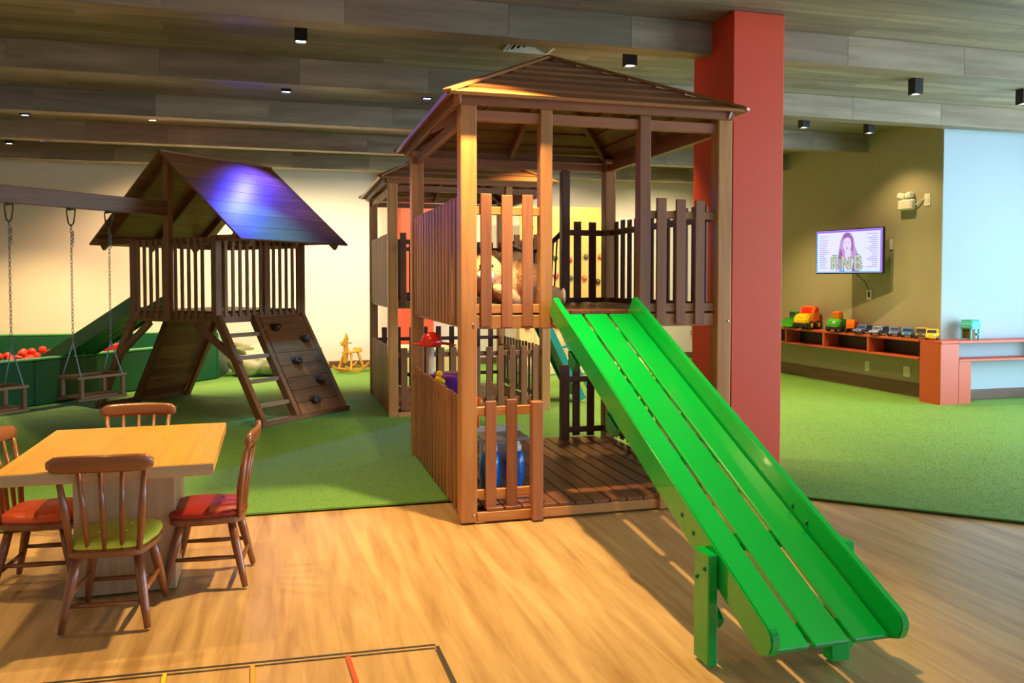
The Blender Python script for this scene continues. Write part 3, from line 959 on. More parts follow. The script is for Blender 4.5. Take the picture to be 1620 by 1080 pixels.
# balls
rb = random.Random(5)
balls = []
tries = 0
while len(balls) < 78 and tries < 20000:
    tries += 1
    x, y_ = rb.uniform(-5.0, -3.05), rb.uniform(12.3, 14.6)
    # keep well inside the front wall
    d = (P_[2] - P_[1]).normalized()
    if (Vector((x, y_, 0)) - P_[1]).dot(Vector((-d.y, d.x, 0))) < 0.32: continue
    z = 0.43 if len(balls) < 58 else 0.522
    if all((x - b[0]) ** 2 + (y_ - b[1]) ** 2 + (z - b[2]) ** 2 > 0.118 ** 2 for b in balls):
        if z > 0.5:
            near = [b for b in balls if b[2] < 0.5 and (x - b[0]) ** 2 + (y_ - b[1]) ** 2 < 0.10 ** 2]
            if len(near) < 1: continue
        balls.append((x, y_, z))
bmesh_ball = None
for i, (x, y_, z) in enumerate(balls + [(-2.25, 14.4, 0.43), (-2.1, 14.62, 0.43)]):
    if bmesh_ball is None:
        o = blob('play_ball', (0.06, 0.06, 0.06), (x, y_, z), 'ball_red', seg=16, rings=10)
        bmesh_ball = o.data
    else:
        o = link('play_ball', bmesh_ball, None, (x, y_, z))
    tag(o, 'red plastic play ball lying in the green ball pit', 'ball', 'red balls in the ball pit')
cu = prism('red_wedge', [(-0.45, 0), (0.45, 0), (0.45, 0.26), (0.1, 0.20), (-0.45, 0.02)], -0.2, 0.2, 'toy_red', None, axis='y', loc=(-2.95, 14.15, 0.372), rot=(0, 0, R(10)), bev=0.01)  # made-up wedge form standing in for heaped red balls
tag(cu, 'red wedge standing in for heaped balls in the ball pit below the dark green slide', 'cushion')

# ================================================================ TABLE AND CHAIRS
tb = thing('square_table', 'square light oak table with a thick box pedestal', 'table', (-0.807, 4.622, 0), R(1.0))
box('tabletop', (0.92, 1.15, 0.058), (0, 0, 0.721), 'tabletop', tb, bev=0.003)
box('edge_band', (0.924, 0.004, 0.05), (0, -0.576, 0.721), 'tableleg', tb, bev=0.001)
box('edge_band', (0.924, 0.004, 0.05), (0, 0.576, 0.721), 'tableleg', tb, bev=0.001)
box('pedestal', (0.48, 0.46, 0.692), (0.0, 0.14, 0.346), 'tableleg', tb, bev=0.003)

def chair(loc, rz, label, cushion, cush_mat):
    """faces local +y; origin on the floor below the seat centre"""
    t = thing('spindle_chair', label, 'chair', loc, rz, 'chairs around the square table')
    # seat
    out = []
    for k in range(28):
        a = 2 * math.pi * k / 28
        c, s = math.cos(a), math.sin(a)
        x = 0.195 * math.copysign(abs(c) ** 0.45, c); y_ = 0.19 * math.copysign(abs(s) ** 0.45, s)
        if y_ < 0: x *= 0.92
        out.append((x, y_))
    prism('seat', out, 0.335, 0.370, 'chairwood', t, axis='z', bev=0.006)
    vs, fs = [], []
    lv = ((0.93, 0.0), (0.99, 0.008), (1.0, 0.018), (0.97, 0.032), (0.88, 0.043), (0.68, 0.050), (0.35, 0.053))
    for sc_, z_ in lv:
        vs += [(x * sc_, y_ * sc_ + 0.004, z_) for x, y_ in out]
    nn = len(out)
    for i in range(len(lv) - 1):
        for j in range(nn):
            fs.append((i * nn + j, i * nn + (j + 1) % nn, (i + 1) * nn + (j + 1) % nn, (i + 1) * nn + j))
    fs.append(tuple(range(nn))); fs.append(tuple(range((len(lv) - 1) * nn, len(lv) * nn)))
    cu = mesh('cushion', vs, fs, cush_mat, t, (0, 0, 0.368), smooth=True)
    cu['label'] = cushion
    for sx in (-1, 1):
        for k in (0, 1):
            blob('tuft', (0.010, 0.010, 0.005), (sx * 0.06, -0.06 + k * 0.12, 0.421), cush_mat, cu).location = (sx * 0.06, -0.06 + k * 0.12, 0.0515)
    # legs: tapered and splayed
    feet = {}
    for sx in (-1, 1):
        for sy in (-1, 1):
            a = Vector((sx * 0.13, sy * 0.125, 0.34)); b = Vector((sx * 0.185, sy * 0.20, 0.0))
            tube('leg', [a, a.lerp(b, 0.35), a.lerp(b, 0.75), b], [0.021, 0.024, 0.019, 0.015], 'chairwood', t, n=10)
            feet[sx, sy] = (a, b)
    mid = {}
    for sx in (-1, 1):
        p = feet[sx, -1][0].lerp(feet[sx, -1][1], 0.55); q = feet[sx, 1][0].lerp(feet[sx, 1][1], 0.55)
        tube('stretcher', [p, p.lerp(q, 0.5), q], [0.010, 0.014, 0.010], 'chairwood', t, n=8)
    for sy in (-1, 1):
        p = feet[-1, sy][0].lerp(feet[-1, sy][1], 0.66); q = feet[1, sy][0].lerp(feet[1, sy][1], 0.66)
        tube('stretcher', [p, p.lerp(q, 0.5), q], [0.010, 0.013, 0.010], 'chairwood', t, n=8)
    # back
    ztop = 0.80
    for k in range(5):
        f = (k - 2) / 2
        p = Vector((f * 0.145, -0.165 - 0.012 * (1 - abs(f)), 0.36)); q = Vector((f * 0.185, -0.215 - 0.022 * (1 - f * f), ztop - 0.05))
        r = 0.0125 if abs(f) < 1 else 0.016
        m = p.lerp(q, 0.45) + Vector((0, 0.008, 0))
        tube('spindle', [p, m, q], [r * 0.8, r * 1.2, r * 0.75], 'chairwood', t, n=8)
    # curved top rail
    vs, fs = [], []
    n = 15
    for i in range(n):
        f = -1 + 2 * i / (n - 1)
        x = f * 0.225
        yb = -0.222 - 0.03 * (1 - f * f)
        end = max(0.0, 1 - max(0, abs(f) - 0.82) / 0.18)
        h = 0.042 * (0.45 + 0.55 * end ** 0.5)
        zc = ztop - 0.022 + 0.006 * (1 - f * f)
        for j in range(8):
            a = 2 * math.pi * j / 8 + math.pi / 8
            vs.append((x, yb + 0.014 * math.copysign(abs(math.cos(a)) ** 0.6, math.cos(a)) - 0.1 * (h * math.sin(a)), zc + h * math.copysign(abs(math.sin(a)) ** 0.7, math.sin(a))))
    for i in range(n - 1):
        for j in range(8):
            fs.append((i * 8 + j, i * 8 + (j + 1) % 8, (i + 1) * 8 + (j + 1) % 8, (i + 1) * 8 + j))
    fs.append(tuple(range(8))); fs.append(tuple(range((n - 1) * 8, n * 8)))
    mesh('top_rail', vs, fs, 'chairwood', t, smooth=True, dims=(1, 0, 0))
    return t
chair((-0.80, 4.255, 0), R(-4), 'brown spindle chair with lime green seat, nearest the camera', 'lime green padded seat', 'cushion_green')
chair((-0.405, 4.66, 0), R(86), 'brown spindle chair with dark red seat on the right of the table', 'dark red padded seat', 'cushion_red')
chair((-1.24, 4.80, 0), R(-94), 'brown spindle chair with orange seat at the left picture edge', 'orange padded seat', 'cushion_orange')
chair((-0.93, 5.42, 0), R(176), 'brown spindle chair behind the table, only its top rail showing', 'padded seat', 'cushion_red')

# ================================================================ FLOOR TAPE
def tape(label, p, q, wd_, mat):
    p, q = Vector((*p, 0.0009)), Vector((*q, 0.0009))
    o = beam('floor_tape', p, q, wd_, 0.0012, mat, bev=0)
    tag(o, label, 'tape')
tape('long black tape line across the wooden floor in the foreground', (-1.9, 3.63), (0.622, 3.512), 0.016, 'tape_black')
tape('short black tape line running towards the camera from the corner', (0.628, 3.498), (0.66, 2.3), 0.016, 'tape_black')
tape('lime green tape dash, leftmost below the black line', (-0.88, 3.568), (-0.87, 3.30), 0.014, 'tape_lime')
tape('yellow tape dash, second from the left below the black line', (-0.49, 3.548), (-0.478, 3.24), 0.016, 'tape_yellow')
tape('orange tape dash below the middle of the black line', (-0.147, 3.532), (-0.135, 3.20), 0.016, 'tape_orange')
tape('red tape dash nearest the black corner', (0.243, 3.513), (0.272, 3.08), 0.018, 'tape_red')

# ================================================================ THINGS IN AND AROUND THE TOWERS
# plush bear slumped on the upper platform
pb_ = thing('plush_bear', 'large tan and brown plush bear slumped behind the upper railing', 'plush toy', (1.61, 5.82, 1.406), R(10))
pb_.scale = (0.72, 0.85, 0.86)
blob('body', (0.30, 0.22, 0.245), (0.0, 0, 0.245), 'fur_tan', pb_, lump=0.08, seed=2)
bl = blob('belly_patch', (0.16, 0.08, 0.17), (0.06, -0.165, 0.25), 'fur_brown', pb_, lump=0.05, seed=3)
hd = blob('head', (0.185, 0.17, 0.165), (-0.36, -0.10, 0.30), 'fur_tan', pb_, lump=0.04, seed=4)
blob('snout', (0.085, 0.075, 0.065), (-0.06, -0.15, -0.03), 'fur_white', hd)
blob('nose', (0.026, 0.018, 0.018), (-0.075, -0.222, -0.01), 'toy_black', hd)
for s in (-1, 1):
    blob('ear', (0.06, 0.035, 0.06), (s * 0.125, 0.02, 0.135), 'fur_brown', hd)
    blob('eye', (0.016, 0.012, 0.016), (-0.05 + s * 0.06, -0.15, 0.055), 'toy_black', hd)
blob('arm', (0.20, 0.075, 0.075), (-0.17, -0.20, 0.115), 'fur_tan', pb_, rot=(0, 0.35, 0.3), lump=0.05)
blob('arm', (0.19, 0.075, 0.075), (-0.10, 0.20, 0.12), 'fur_brown', pb_, rot=(0, 0.2, -0.3), lump=0.05)
lg = blob('leg', (0.20, 0.095, 0.10), (0.30, -0.13, 0.105), 'fur_tan', pb_, rot=(0, 0, -0.35), lump=0.05)
blob('paw_pad', (0.02, 0.065, 0.07), (0.192, 0, 0), 'fur_white', lg)
lg = blob('leg', (0.19, 0.095, 0.10), (0.30, 0.13, 0.105), 'fur_brown', pb_, rot=(0, 0, 0.35), lump=0.05)
blob('paw_pad', (0.02, 0.065, 0.07), (0.182, 0, 0), 'fur_white', lg)

# toy water table inside the lower storey
wt = thing('toy_play_stand', 'toy play stand with purple basin and red cap on a white post', 'toy', (1.29, 6.75, 0.092))
lathe('base', [(0.13, 0), (0.13, 0.03), (0.05, 0.06), (0.045, 0.50), (0.06, 0.52)], 'toy_white', wt, (0.0, 0, 0))
b_ = lathe('basin', [(0.10, 0.50), (0.125, 0.52), (0.15, 0.70), (0.155, 0.725), (0.14, 0.725), (0.125, 0.60)], 'toy_purple', wt, (0.03, -0.02, 0), n=24)
lathe('basin_rim', [(0.15, 0.715), (0.163, 0.722), (0.163, 0.738), (0.15, 0.742)], 'toy_violet', b_, n=24)
pt = tube('post', [(-0.125, 0.0, 0.45), (-0.118, 0, 0.985)], 0.022, 'toy_white', wt, n=12)
cp = lathe('cap', [(0.06, 0.965), (0.095, 0.985), (0.088, 1.03), (0.06, 1.075), (0.02, 1.09)], 'toy_red', wt, (-0.118, 0, 0), n=18)
blob('cap_brim', (0.10, 0.055, 0.016), (-0.06, -0.01, 0.985), 'toy_red', cp, rot=(0, 0.12, 0))
blob('cap_brim', (0.10, 0.04, 0.012), (0.12, 0.0, 0.99), 'toy_red', cp, rot=(0, 0.16, 0))
blob('faucet', (0.05, 0.03, 0.03), (-0.07, -0.14, 0.70), 'toy_yellow', wt, rot=(0, 0.5, 0))
blob('knob', (0.028, 0.028, 0.03), (-0.075, -0.13, 0.75), 'toy_yellow', wt)

# workbench form standing in for a blue ride-on toy behind the lower pickets
tk = thing('ride_on_standin', 'blue and white plastic workbench form standing in for a ride-on toy behind the lower front pickets', 'toy', (1.52, 5.68, 0.092))
for sx in (-0.105, 0.075):
    lg = lathe('drum', [(0.05, 0), (0.055, 0.02), (0.072, 0.10), (0.076, 0.20), (0.066, 0.27), (0.04, 0.29)], 'toy_blue', tk, (sx, 0, 0), n=18)
    lathe('drum_cap', [(0.045, 0.285), (0.05, 0.29), (0.05, 0.325), (0.035, 0.335), (0.03, 0.36), (0.01, 0.365)], 'toy_white', lg, n=14)
box('back_panel', (0.30, 0.03, 0.36), (-0.01, 0.10, 0.19), 'toy_white', tk)
box('tray', (0.34, 0.26, 0.03), (-0.01, 0.03, 0.385), 'toy_grey', tk, bev=0.01)
box('tray_lip', (0.34, 0.02, 0.05), (-0.01, 0.155, 0.42), 'toy_white', tk, bev=0.008)
blob('handle', (0.045, 0.03, 0.02), (-0.10, 0.06, 0.42), 'toy_yellow', tk)
tube('pipe', [(-0.17, 0.13, 0.44), (-0.17, 0.13, 0.60)], 0.014, 'toy_orange', tk)
blob('pipe_head', (0.035, 0.03, 0.045), (-0.165, 0.13, 0.625), 'toy_orange', tk)

# teal plastic slide at the far tower's right side
ts = thing('teal_slide', 'teal ladder slide leaning on the right side of the far tower', 'slide', (3.19, 10.35, 0))
for y_ in (-0.25, 0.25):
    beam('side_rail', (0.0, y_, 1.22), (0.58, y_, 0.05), 0.035, 0.10, 'teal', ts)
t0_, t1_ = Vector((-0.01, 0, 1.20)), Vector((0.56, 0, 0.07))
for k in range(5):
    s_ = (k + 0.5) / 5
    beam('chute_panel', t0_.lerp(t1_, s_ - 0.098), t0_.lerp(t1_, s_ + 0.098), 0.46, 0.02, 'teal', ts)
for y_ in (-0.25, 0.25):
    beam('handrail', (0.15, y_, 1.22), (0.71, y_, 0.08), 0.025, 0.03, 'teal', ts)
    beam('strut', (0.25, y_, 0.74), (0.37, y_, 0.76), 0.02, 0.03, 'teal', ts)

# climbing wall with holds and its crash mat
cw = thing('climbing_wall', 'yellow plywood climbing wall with coloured holds by the far wall', 'climbing wall', (5.05, 14.55, 0))
for k in range(2):
    box('sheet', (0.868, 0.03, 1.83), (-0.435 + k * 0.87, 0, 2.10), 'plywood', cw)
for k in range(6):
    box('lower_board', (0.286, 0.04, 1.15), (-0.725 + k * 0.29, 0, 0.60), 'pine', cw)
rh = random.Random(11)
hm = ['hold_red', 'hold_green', 'hold_orange', 'hold_dark', 'hold_red', 'hold_orange', 'hold_green']
for k in range(26):
    hx, hz = -0.72 + (k % 6) * 0.28 + rh.uniform(-.06, .06), 0.75 + (k // 6) * 0.45 + rh.uniform(-.1, .1)
    blob('climbing_hold', (0.05, 0.045, 0.05), (hx, -0.035, hz), hm[k % 7], cw, seg=10, rings=7, lump=0.3, seed=k)
for x in (-0.8, 0.8):
    beam('prop', (x, 0.03, 2.6), (x, 0.55, 0.02), 0.05, 0.07, 'pine', cw)
cm = thing('crash_mat', 'cream crash mat on the turf below the climbing wall', 'mat', (5.1, 13.7, 0.012))
for k in range(3):
    box('mat_section', (0.80, 1.1, 0.20), (-0.81 + k * 0.81, 0, 0.10), 'mat_cream', cm, bev=0.03)
bx_ = thing('low_bench', 'cream low bench in front of the far red pillar', 'bench', (2.3, 14.45, 0.012))
box('seat_pad', (1.5, 0.45, 0.09), (0, 0, 0.42), 'mat_cream', bx_, bev=0.02)
box('box_base', (1.4, 0.40, 0.375), (0, 0, 0.1875), 'pine', bx_, bev=0.005)

# rocking horses
def horse(loc, rz, label):
    t = thing('rocking_horse', label, 'rocking horse', loc, rz, 'yellow rocking horses')
    for sy in (-1, 1):
        out = []
        for k in range(9):
            a = -1 + 2 * k / 8
            out.append((a * 0.36, 0.10 * a * a + 0.0))
        for k in range(8, -1, -1):
            a = -1 + 2 * k / 8
            out.append((a * 0.36, 0.10 * a * a + 0.055))
        prism('rocker', out, sy * 0.13 - 0.012, sy * 0.13 + 0.012, 'yellowwood', t)
    for sx in (-1, 1):
        for sy in (-1, 1):
            beam('leg', (sx * 0.20, sy * 0.13, 0.05), (sx * 0.10, sy * 0.075, 0.345), 0.03, 0.045, 'yellowwood', t)
    for x in (-0.24, 0.24):
        box('cross_bar', (0.03, 0.24, 0.025), (x, 0, 0.083), 'yellowwood', t)
    box('seat', (0.38, 0.18, 0.025), (0.02, 0, 0.358), 'yellowwood', t, bev=0.006)
    prism('neck_and_head', [(-0.22, 0.18), (-0.14, 0.18), (-0.10, 0.36), (-0.12, 0.52), (-0.10, 0.60), (-0.16, 0.70), (-0.20, 0.62), (-0.30, 0.53), (-0.28, 0.48), (-0.21, 0.50), (-0.235, 0.34)], -0.014, 0.014, 'yellowwood', t)
    tube('handle', [(-0.16, -0.12, 0.53), (-0.16, 0.12, 0.53)], 0.011, 'swingwood', t, n=8)
    prism('backrest', [(0.17, 0.36), (0.20, 0.36), (0.22, 0.42), (0.19, 0.42)], -0.08, 0.08, 'yellowwood', t)
horse((1.10, 14.55, 0.014), R(52), 'yellow wooden rocking horse standing clear by the far wall')
horse((0.44, 14.80, 0.014), R(60), 'yellow wooden rocking horse half hidden behind the climbing ramp')

# bean bag
bb_ = thing('bean_bag', 'slumped cream and olive bean bag beside the ball pit', 'bean bag', (-0.50, 14.55, 0.012))
blob('bag', (0.46, 0.40, 0.25), (0, 0, 0.24), 'bean_cream', bb_, lump=0.12, seed=5, seg=28, rings=16, power=0.8)
blob('fold', (0.24, 0.18, 0.11), (-0.16, -0.12, 0.42), 'bean_olive', bb_, lump=0.25, seed=6, rot=(0, 0.4, 0.4))
blob('fold', (0.20, 0.16, 0.12), (0.08, -0.10, 0.42), 'bean_cream', bb_, lump=0.25, seed=9, rot=(0, -0.2, 0.2))
blob('fold', (0.26, 0.10, 0.12), (0.20, -0.30, 0.16), 'bean_olive', bb_, lump=0.15, seed=8)

# ================================================================ TELEVISION WALL
tv = thing('television', 'wall mounted flat television showing a music channel', 'television', (8.05, 10.33, 2.055), R(15))
# local: screen faces -x
box('casing', (0.045, 1.16, 0.665), (0, 0, 0), 'black_metal', tv, bev=0.006)
scn = box('screen', (0.003, 1.125, 0.63), (-0.0235, 0, 0), 'screen', tv, bev=0)
box('mount_arm', (0.30, 0.06, 0.06), (0.16, 0.05, 0), 'black_metal', tv)
box('mount_plate', (0.02, 0.20, 0.20), (0.33, 0.09, 0), 'black_metal', tv, rot=(0, 0, R(-15)))
def flat(name, pts, mat, d=0.0025, t_=0.0006):
    # pts (u right in picture, v up) -> local y = -u
    return prism(name, [(-u, v_) for u, v_ in pts], -d, -d + t_, mat, scn, axis='x')
def rect(u0, u1, v0, v1): return [(u0, v0), (u1, v0), (u1, v1), (u0, v1)]
flat('border', rect(-0.56, 0.56, 0.285, 0.312), 'screen_violet')
flat('border', rect(0.535, 0.56, -0.312, 0.285), 'screen_violet')
flat('border', rect(-0.56, -0.54, -0.312, 0.285), 'screen_cyan')
flat('border', rect(-0.54, 0.535, -0.312, -0.298), 'screen_cyan')
rt = random.Random(2)
for k in range(17):
    v_ = 0.235 - k * 0.030
    l = rt.uniform(0.08, 0.17)
    flat('text_line', rect(-0.50, -0.50 + l, v_ - 0.005, v_ + 0.005), 'screen_text')
    l = rt.uniform(0.08, 0.19)
    flat('text_line', rect(0.49 - l, 0.49, v_ + 0.006, v_ + 0.016), 'screen_text')
def ring(cx, cy, rx, ry, a0=0, a1=360, n=20):
    return [(cx + rx * math.cos(R(a0 + (a1 - a0) * k / n)), cy + ry * math.sin(R(a0 + (a1 - a0) * k / n))) for k in range(n + (1 if a1 - a0 < 360 else 0))]
flat('hair', [(-0.19, -0.12), (-0.16, 0.02), (-0.13, 0.16), (-0.09, 0.25), (-0.03, 0.285), (0.04, 0.27), (0.09, 0.20), (0.12, 0.06), (0.19, -0.09), (0.20, -0.29), (-0.16, -0.29)], 'screen_hair_light', 0.003)
flat('hair_lock', [(-0.16, -0.10), (-0.13, 0.05), (-0.10, -0.02), (-0.09, -0.12)], 'screen_hair', 0.0034)
flat('hair_lock', [(0.05, 0.24), (0.085, 0.17), (0.09, 0.02), (0.06, -0.02)], 'screen_hair', 0.0034)
flat('hair_crown', [(-0.11, 0.17), (-0.06, 0.262), (0.02, 0.268), (0.06, 0.19), (0.0, 0.215), (-0.06, 0.20)], 'screen_hair', 0.0036)
flat('neck', [(-0.05, 0.02), (0.05, 0.02), (0.055, -0.10), (0.12, -0.16), (0.11, -0.29), (-0.10, -0.29), (-0.11, -0.16), (-0.05, -0.09)], 'screen_skin', 0.0038)
flat('face', ring(-0.015, 0.10, 0.072, 0.102), 'screen_skin', 0.0042)
for s in (-1, 1):
    flat('eye', ring(-0.02 + s * 0.033, 0.125, 0.014, 0.005), 'screen_hair', 0.0048)
flat('nose', [(-0.027, 0.075), (-0.007, 0.075), (-0.015, 0.085)], 'screen_hair_light', 0.0048)
flat('mouth', ring(-0.015, 0.047, 0.02, 0.007), 'screen_hair', 0.0048)
flat('jacket', [(-0.14, -0.298), (-0.10, -0.16), (-0.05, -0.298)], 'screen_cyan', 0.0042)
flat('jacket', [(0.07, -0.298), (0.09, -0.15), (0.15, -0.298)], 'screen_hair', 0.0042)
# the large lettering R N B, each letter built from strokes
def stroke(u0, v0, u1, v1, wd_=0.045):
    d = Vector((u1 - u0, v1 - v0)); n_ = Vector((-d.y, d.x)).normalized() * wd_ / 2
    return [(u0 - n_.x, v0 - n_.y), (u1 - n_.x, v1 - n_.y), (u1 + n_.x, v1 + n_.y), (u0 + n_.x, v0 + n_.y)]
def glyph(name, strokes):
    vs, fs = [], []
    e_vs, e_fs = [], []
    for (u0, v0, u1, v1) in strokes:
        for wd_, d, V, Fc in ((0.043, 0.0062, vs, fs), (0.058, 0.0055, e_vs, e_fs)):
            q = stroke(u0, v0, u1, v1, wd_)
            o = len(V)
            V += [(-d, -u, v_) for u, v_ in q]
            Fc.append((o, o + 1, o + 2, o + 3))
    mesh('letter_edge', e_vs, e_fs, 'screen_letter_edge', scn)
    mesh('letter', vs, fs, 'screen_letter', scn)
    bv, bf = [], []
    for (u0, v0, u1, v1) in strokes:
        n_ = max(2, int(math.hypot(u1 - u0, v1 - v0) / 0.03))
        for k in range(n_ + 1):
            u, v_ = u0 + (u1 - u0) * k / n_, v0 + (v1 - v0) * k / n_
            o = len(bv)
            bv += [(-0.0068, -(u + 0.006 * math.cos(j * math.pi / 3)), v_ + 0.006 * math.sin(j * math.pi / 3)) for j in range(6)]
            bf.append(tuple(range(o, o + 6)))
    bb = mesh('letter_bulb', bv, bf, 'screen_bulb', scn); bb['kind'] = 'stuff'
t0, b0, m0 = -0.075, -0.27, -0.165
glyph('letter_r', [(-0.27, b0, -0.27, t0), (-0.27, t0, -0.19, t0), (-0.185, t0, -0.175, m0), (-0.18, m0, -0.27, m0), (-0.23, m0, -0.165, b0)])
glyph('letter_n', [(-0.09, b0, -0.09, t0), (-0.09, t0, 0.03, b0), (0.03, b0, 0.03, t0)])
glyph('letter_b', [(0.13, b0, 0.13, t0), (0.13, t0, 0.185, t0), (0.185, t0, 0.208, -0.12), (0.208, -0.12, 0.19, m0), (0.19, m0, 0.13, m0), (0.19, m0, 0.228, -0.205), (0.228, -0.205, 0.20, b0), (0.20, b0, 0.13, b0)])
cable = tube('power_cable', [(8.14, 10.29, 1.73), (8.28, 10.26, 1.60), (8.37, 10.29, 1.47), (8.38, 10.31, 1.42)], 0.006, 'black_metal', n=6)
tag(cable, 'thin black cable hanging from the television to the wall socket', 'cable')

def plate(name, label, y_, z, wd_, h, inner=None):
    t = thing(name, label, 'socket', (TVX, y_, z))
    box('cover', (0.010, wd_, h), (-0.005, 0, 0), 'white_plastic', t, bev=0.003)
    box('insert', (0.006, wd_ * 0.45, h * 0.5), (-0.012, 0, 0), inner or 'white_plastic', t, bev=0.001)
plate('wall_socket', 'cream wall socket below the television with a plug in it', 10.31, 1.41, 0.10, 0.15, 'toy_black')
plate('wall_socket', 'cream wall plate below the shelf, left of two', 10.33, 0.34, 0.10, 0.15)
plate('wall_socket', 'cream wall plate below the shelf, close to the orange block', 9.52, 0.345, 0.13, 0.15)
plate('wall_socket', 'cream wall socket next to the emergency light', 9.19, 2.715, 0.11, 0.165)
plate('wall_socket', 'small white box on the wall behind the television edge', 9.86, 2.14, 0.07, 0.15)

el = thing('emergency_light', 'white twin headed emergency light high on the khaki wall', 'emergency light', (TVX, 9.53, 2.675))
box('housing', (0.09, 0.27, 0.15), (-0.045, 0, 0), 'white_plastic', el, bev=0.02)
box('indicator', (0.006, 0.02, 0.02), (-0.092, 0.02, 0.03), 'led_orange', el, bev=0.002)
for y_, r_ in ((0.085, 0.5), (-0.06, -0.15)):
    hd = box('lamp_head', (0.09, 0.11, 0.085), (-0.05, y_, 0.125), 'white_plastic', el, rot=(r_ * 0.6, 0, r_), bev=0.015)
    box('lens', (0.006, 0.08, 0.06), (-0.046, 0, 0), 'vent_white', hd, bev=0.002)
tube('cord', [(-0.03, -0.135, -0.02), (-0.03, -0.20, 0.01), (-0.02, -0.25, 0.045), (-0.016, -0.31, 0.05)], 0.008, 'white_plastic', el, n=6)

# long shelf bench on the television wall
sb = thing('wall_shelf', 'orange red shelf of open boxes running below the television', 'shelf', (8.255, 9.0, 0))
SL = YF - 9.0 - 0.03
box('top_board', (0.28, SL, 0.035), (0.0, SL / 2, 0.8200), 'shelf_red', sb)
box('bottom_board', (0.28, SL, 0.03), (0.0, SL / 2, 0.5800), 'shelf_red', sb)
box('back_board', (0.015, SL, 0.20), (0.13, SL / 2, 0.7000), 'shelf_back', sb)
for y_ in (0.985, 2.0, 3.0, 4.0, 5.0, 6.0):
    box('divider', (0.27, 0.05, 0.207), (-0.003, y_, 0.6985), 'shelf_red', sb)
blk = thing('shelf_pier', 'orange red square pier joining the two shelves at the corner', 'shelf support', (8.265, 8.80, 0))
box('pier', (0.29, 0.36, 0.801), (0, 0, 0.4005), 'shelf_red', blk)
box('cap', (0.29, 0.37, 0.035), (0, 0, 0.8200), 'shelf_red', blk)
s2 = thing('corner_shelf', 'orange red shelf along the pale wall at the right edge', 'shelf', (8.42, 8.76, 0))
SL2 = XR - 8.42 - 0.06
box('top_board', (SL2, 0.27, 0.035), (SL2 / 2, 0, 0.8200), 'shelf_red', s2)
box('bottom_board', (SL2, 0.27, 0.03), (SL2 / 2, 0, 0.5800), 'shelf_red', s2)
box('side_panel', (0.20, 0.25, 0.80), (0.105, 0.0, 0.40 - 0.4 + 0.29), 'shelf_red', s2).scale = (1, 1, 0.72)
for x in (1.5, 2.8):
    box('divider', (0.05, 0.26, 0.207), (x, 0, 0.6985), 'shelf_red', s2)

# ---------------------------------------------------------------- toys on the shelf
def wheel(t, x, y_, r, wd_, hub):
    o = lathe('wheel', [(r * 0.7, -wd_ / 2), (r, -wd_ / 2 + wd_ * 0.15), (r, wd_ / 2 - wd_ * 0.15), (r * 0.7, wd_ / 2)], 'toy_black', t, (x, y_, r), (R(90), 0, 0), n=14)
    s = 1 if y_ < 0 else -1
    lathe('hub', [(r * 0.55, 0), (r * 0.5, wd_ * 0.08), (r * 0.1, wd_ * 0.12)], hub, o, (0, 0, s * wd_ * 0.5), (0 if s > 0 else R(180), 0, 0), n=12)

def car(loc, rz, label, body, L_, W_, H_, roof=None, hub='toy_grey', name='toy_car', group='small toy cars on the shelf'):
    """front towards local -x"""
    t = thing(name, label, 'toy car', loc, rz, group)
    t.scale = (1.18, 1.18, 1.3)
    r = H_ * 0.22
    out = [(-0.5, 0.22), (-0.5, 0.42), (-0.47, 0.5), (-0.24, 0.58), (-0.12, 0.92), (-0.06, 1.0), (0.22, 1.0), (0.32, 0.92), (0.44, 0.62), (0.5, 0.55), (0.5, 0.22)]
    prism('body', [(a * L_, b * H_) for a, b in out], -W_ / 2, W_ / 2, body, t, bev=H_ * 0.06)
    if roof:
        box('roof', (L_ * 0.32, W_ * 0.9, H_ * 0.08), (0.08 * L_, 0, H_ * 1.0), roof, t)
    wv = [(-0.235, 0.60), (-0.125, 0.90)]
    beam('windscreen', (-0.238 * L_, 0, 0.62 * H_), (-0.135 * L_, 0, 0.90 * H_), W_ * 0.78, 0.004, 'glass_dark', t, bev=0)
    for sy in (-1, 1):
        prism('side_window', [(a * L_, b * H_) for a, b in ((-0.15, 0.62), (-0.07, 0.90), (0.20, 0.90), (0.30, 0.64))], sy * W_ * 0.5 - 0.001, sy * W_ * 0.5 + 0.002, 'glass_dark', t)
        blob('headlight', (0.006, W_ * 0.09, H_ * 0.07), (-0.5 * L_, sy * W_ * 0.32, 0.42 * H_), 'toy_white', t, seg=8, rings=6)
        for fx in (-0.30, 0.30):
            wheel(t, fx * L_, sy * W_ * 0.47, r, W_ * 0.16, hub)
    box('bumper', (0.012, W_ * 0.9, H_ * 0.10), (-0.505 * L_, 0, 0.24 * H_), 'toy_black' if body != 'toy_yellow' else 'toy_yellow', t)
    return t
SZ = 0.8385
SX = 8.225
FA = R(42)    # noses towards the room
car((SX, 10.21, SZ), R(14), 'slate blue toy saloon car, left of the two alike', 'toy_slate', 0.25, 0.13, 0.10)
car((SX, 9.87, SZ), R(14), 'slate blue toy saloon car, right of the two alike', 'toy_slate', 0.25, 0.135, 0.10)
car((SX, 9.57, SZ), R(38), 'small violet blue toy van in the middle of the shelf', 'toy_slate', 0.18, 0.11, 0.105)
car((SX, 9.32, SZ), R(38), 'small blue toy car next to the brown one', 'toy_midblue', 0.17, 0.11, 0.105)
car((SX, 9.07, SZ), R(38), 'small dark brown toy car with yellow roof', 'toy_brown', 0.17, 0.115, 0.11, roof='toy_yellow')
car((SX, 8.88, SZ), R(38), 'small bright yellow toy car at the corner pier', 'toy_yellow', 0.17, 0.12, 0.11)

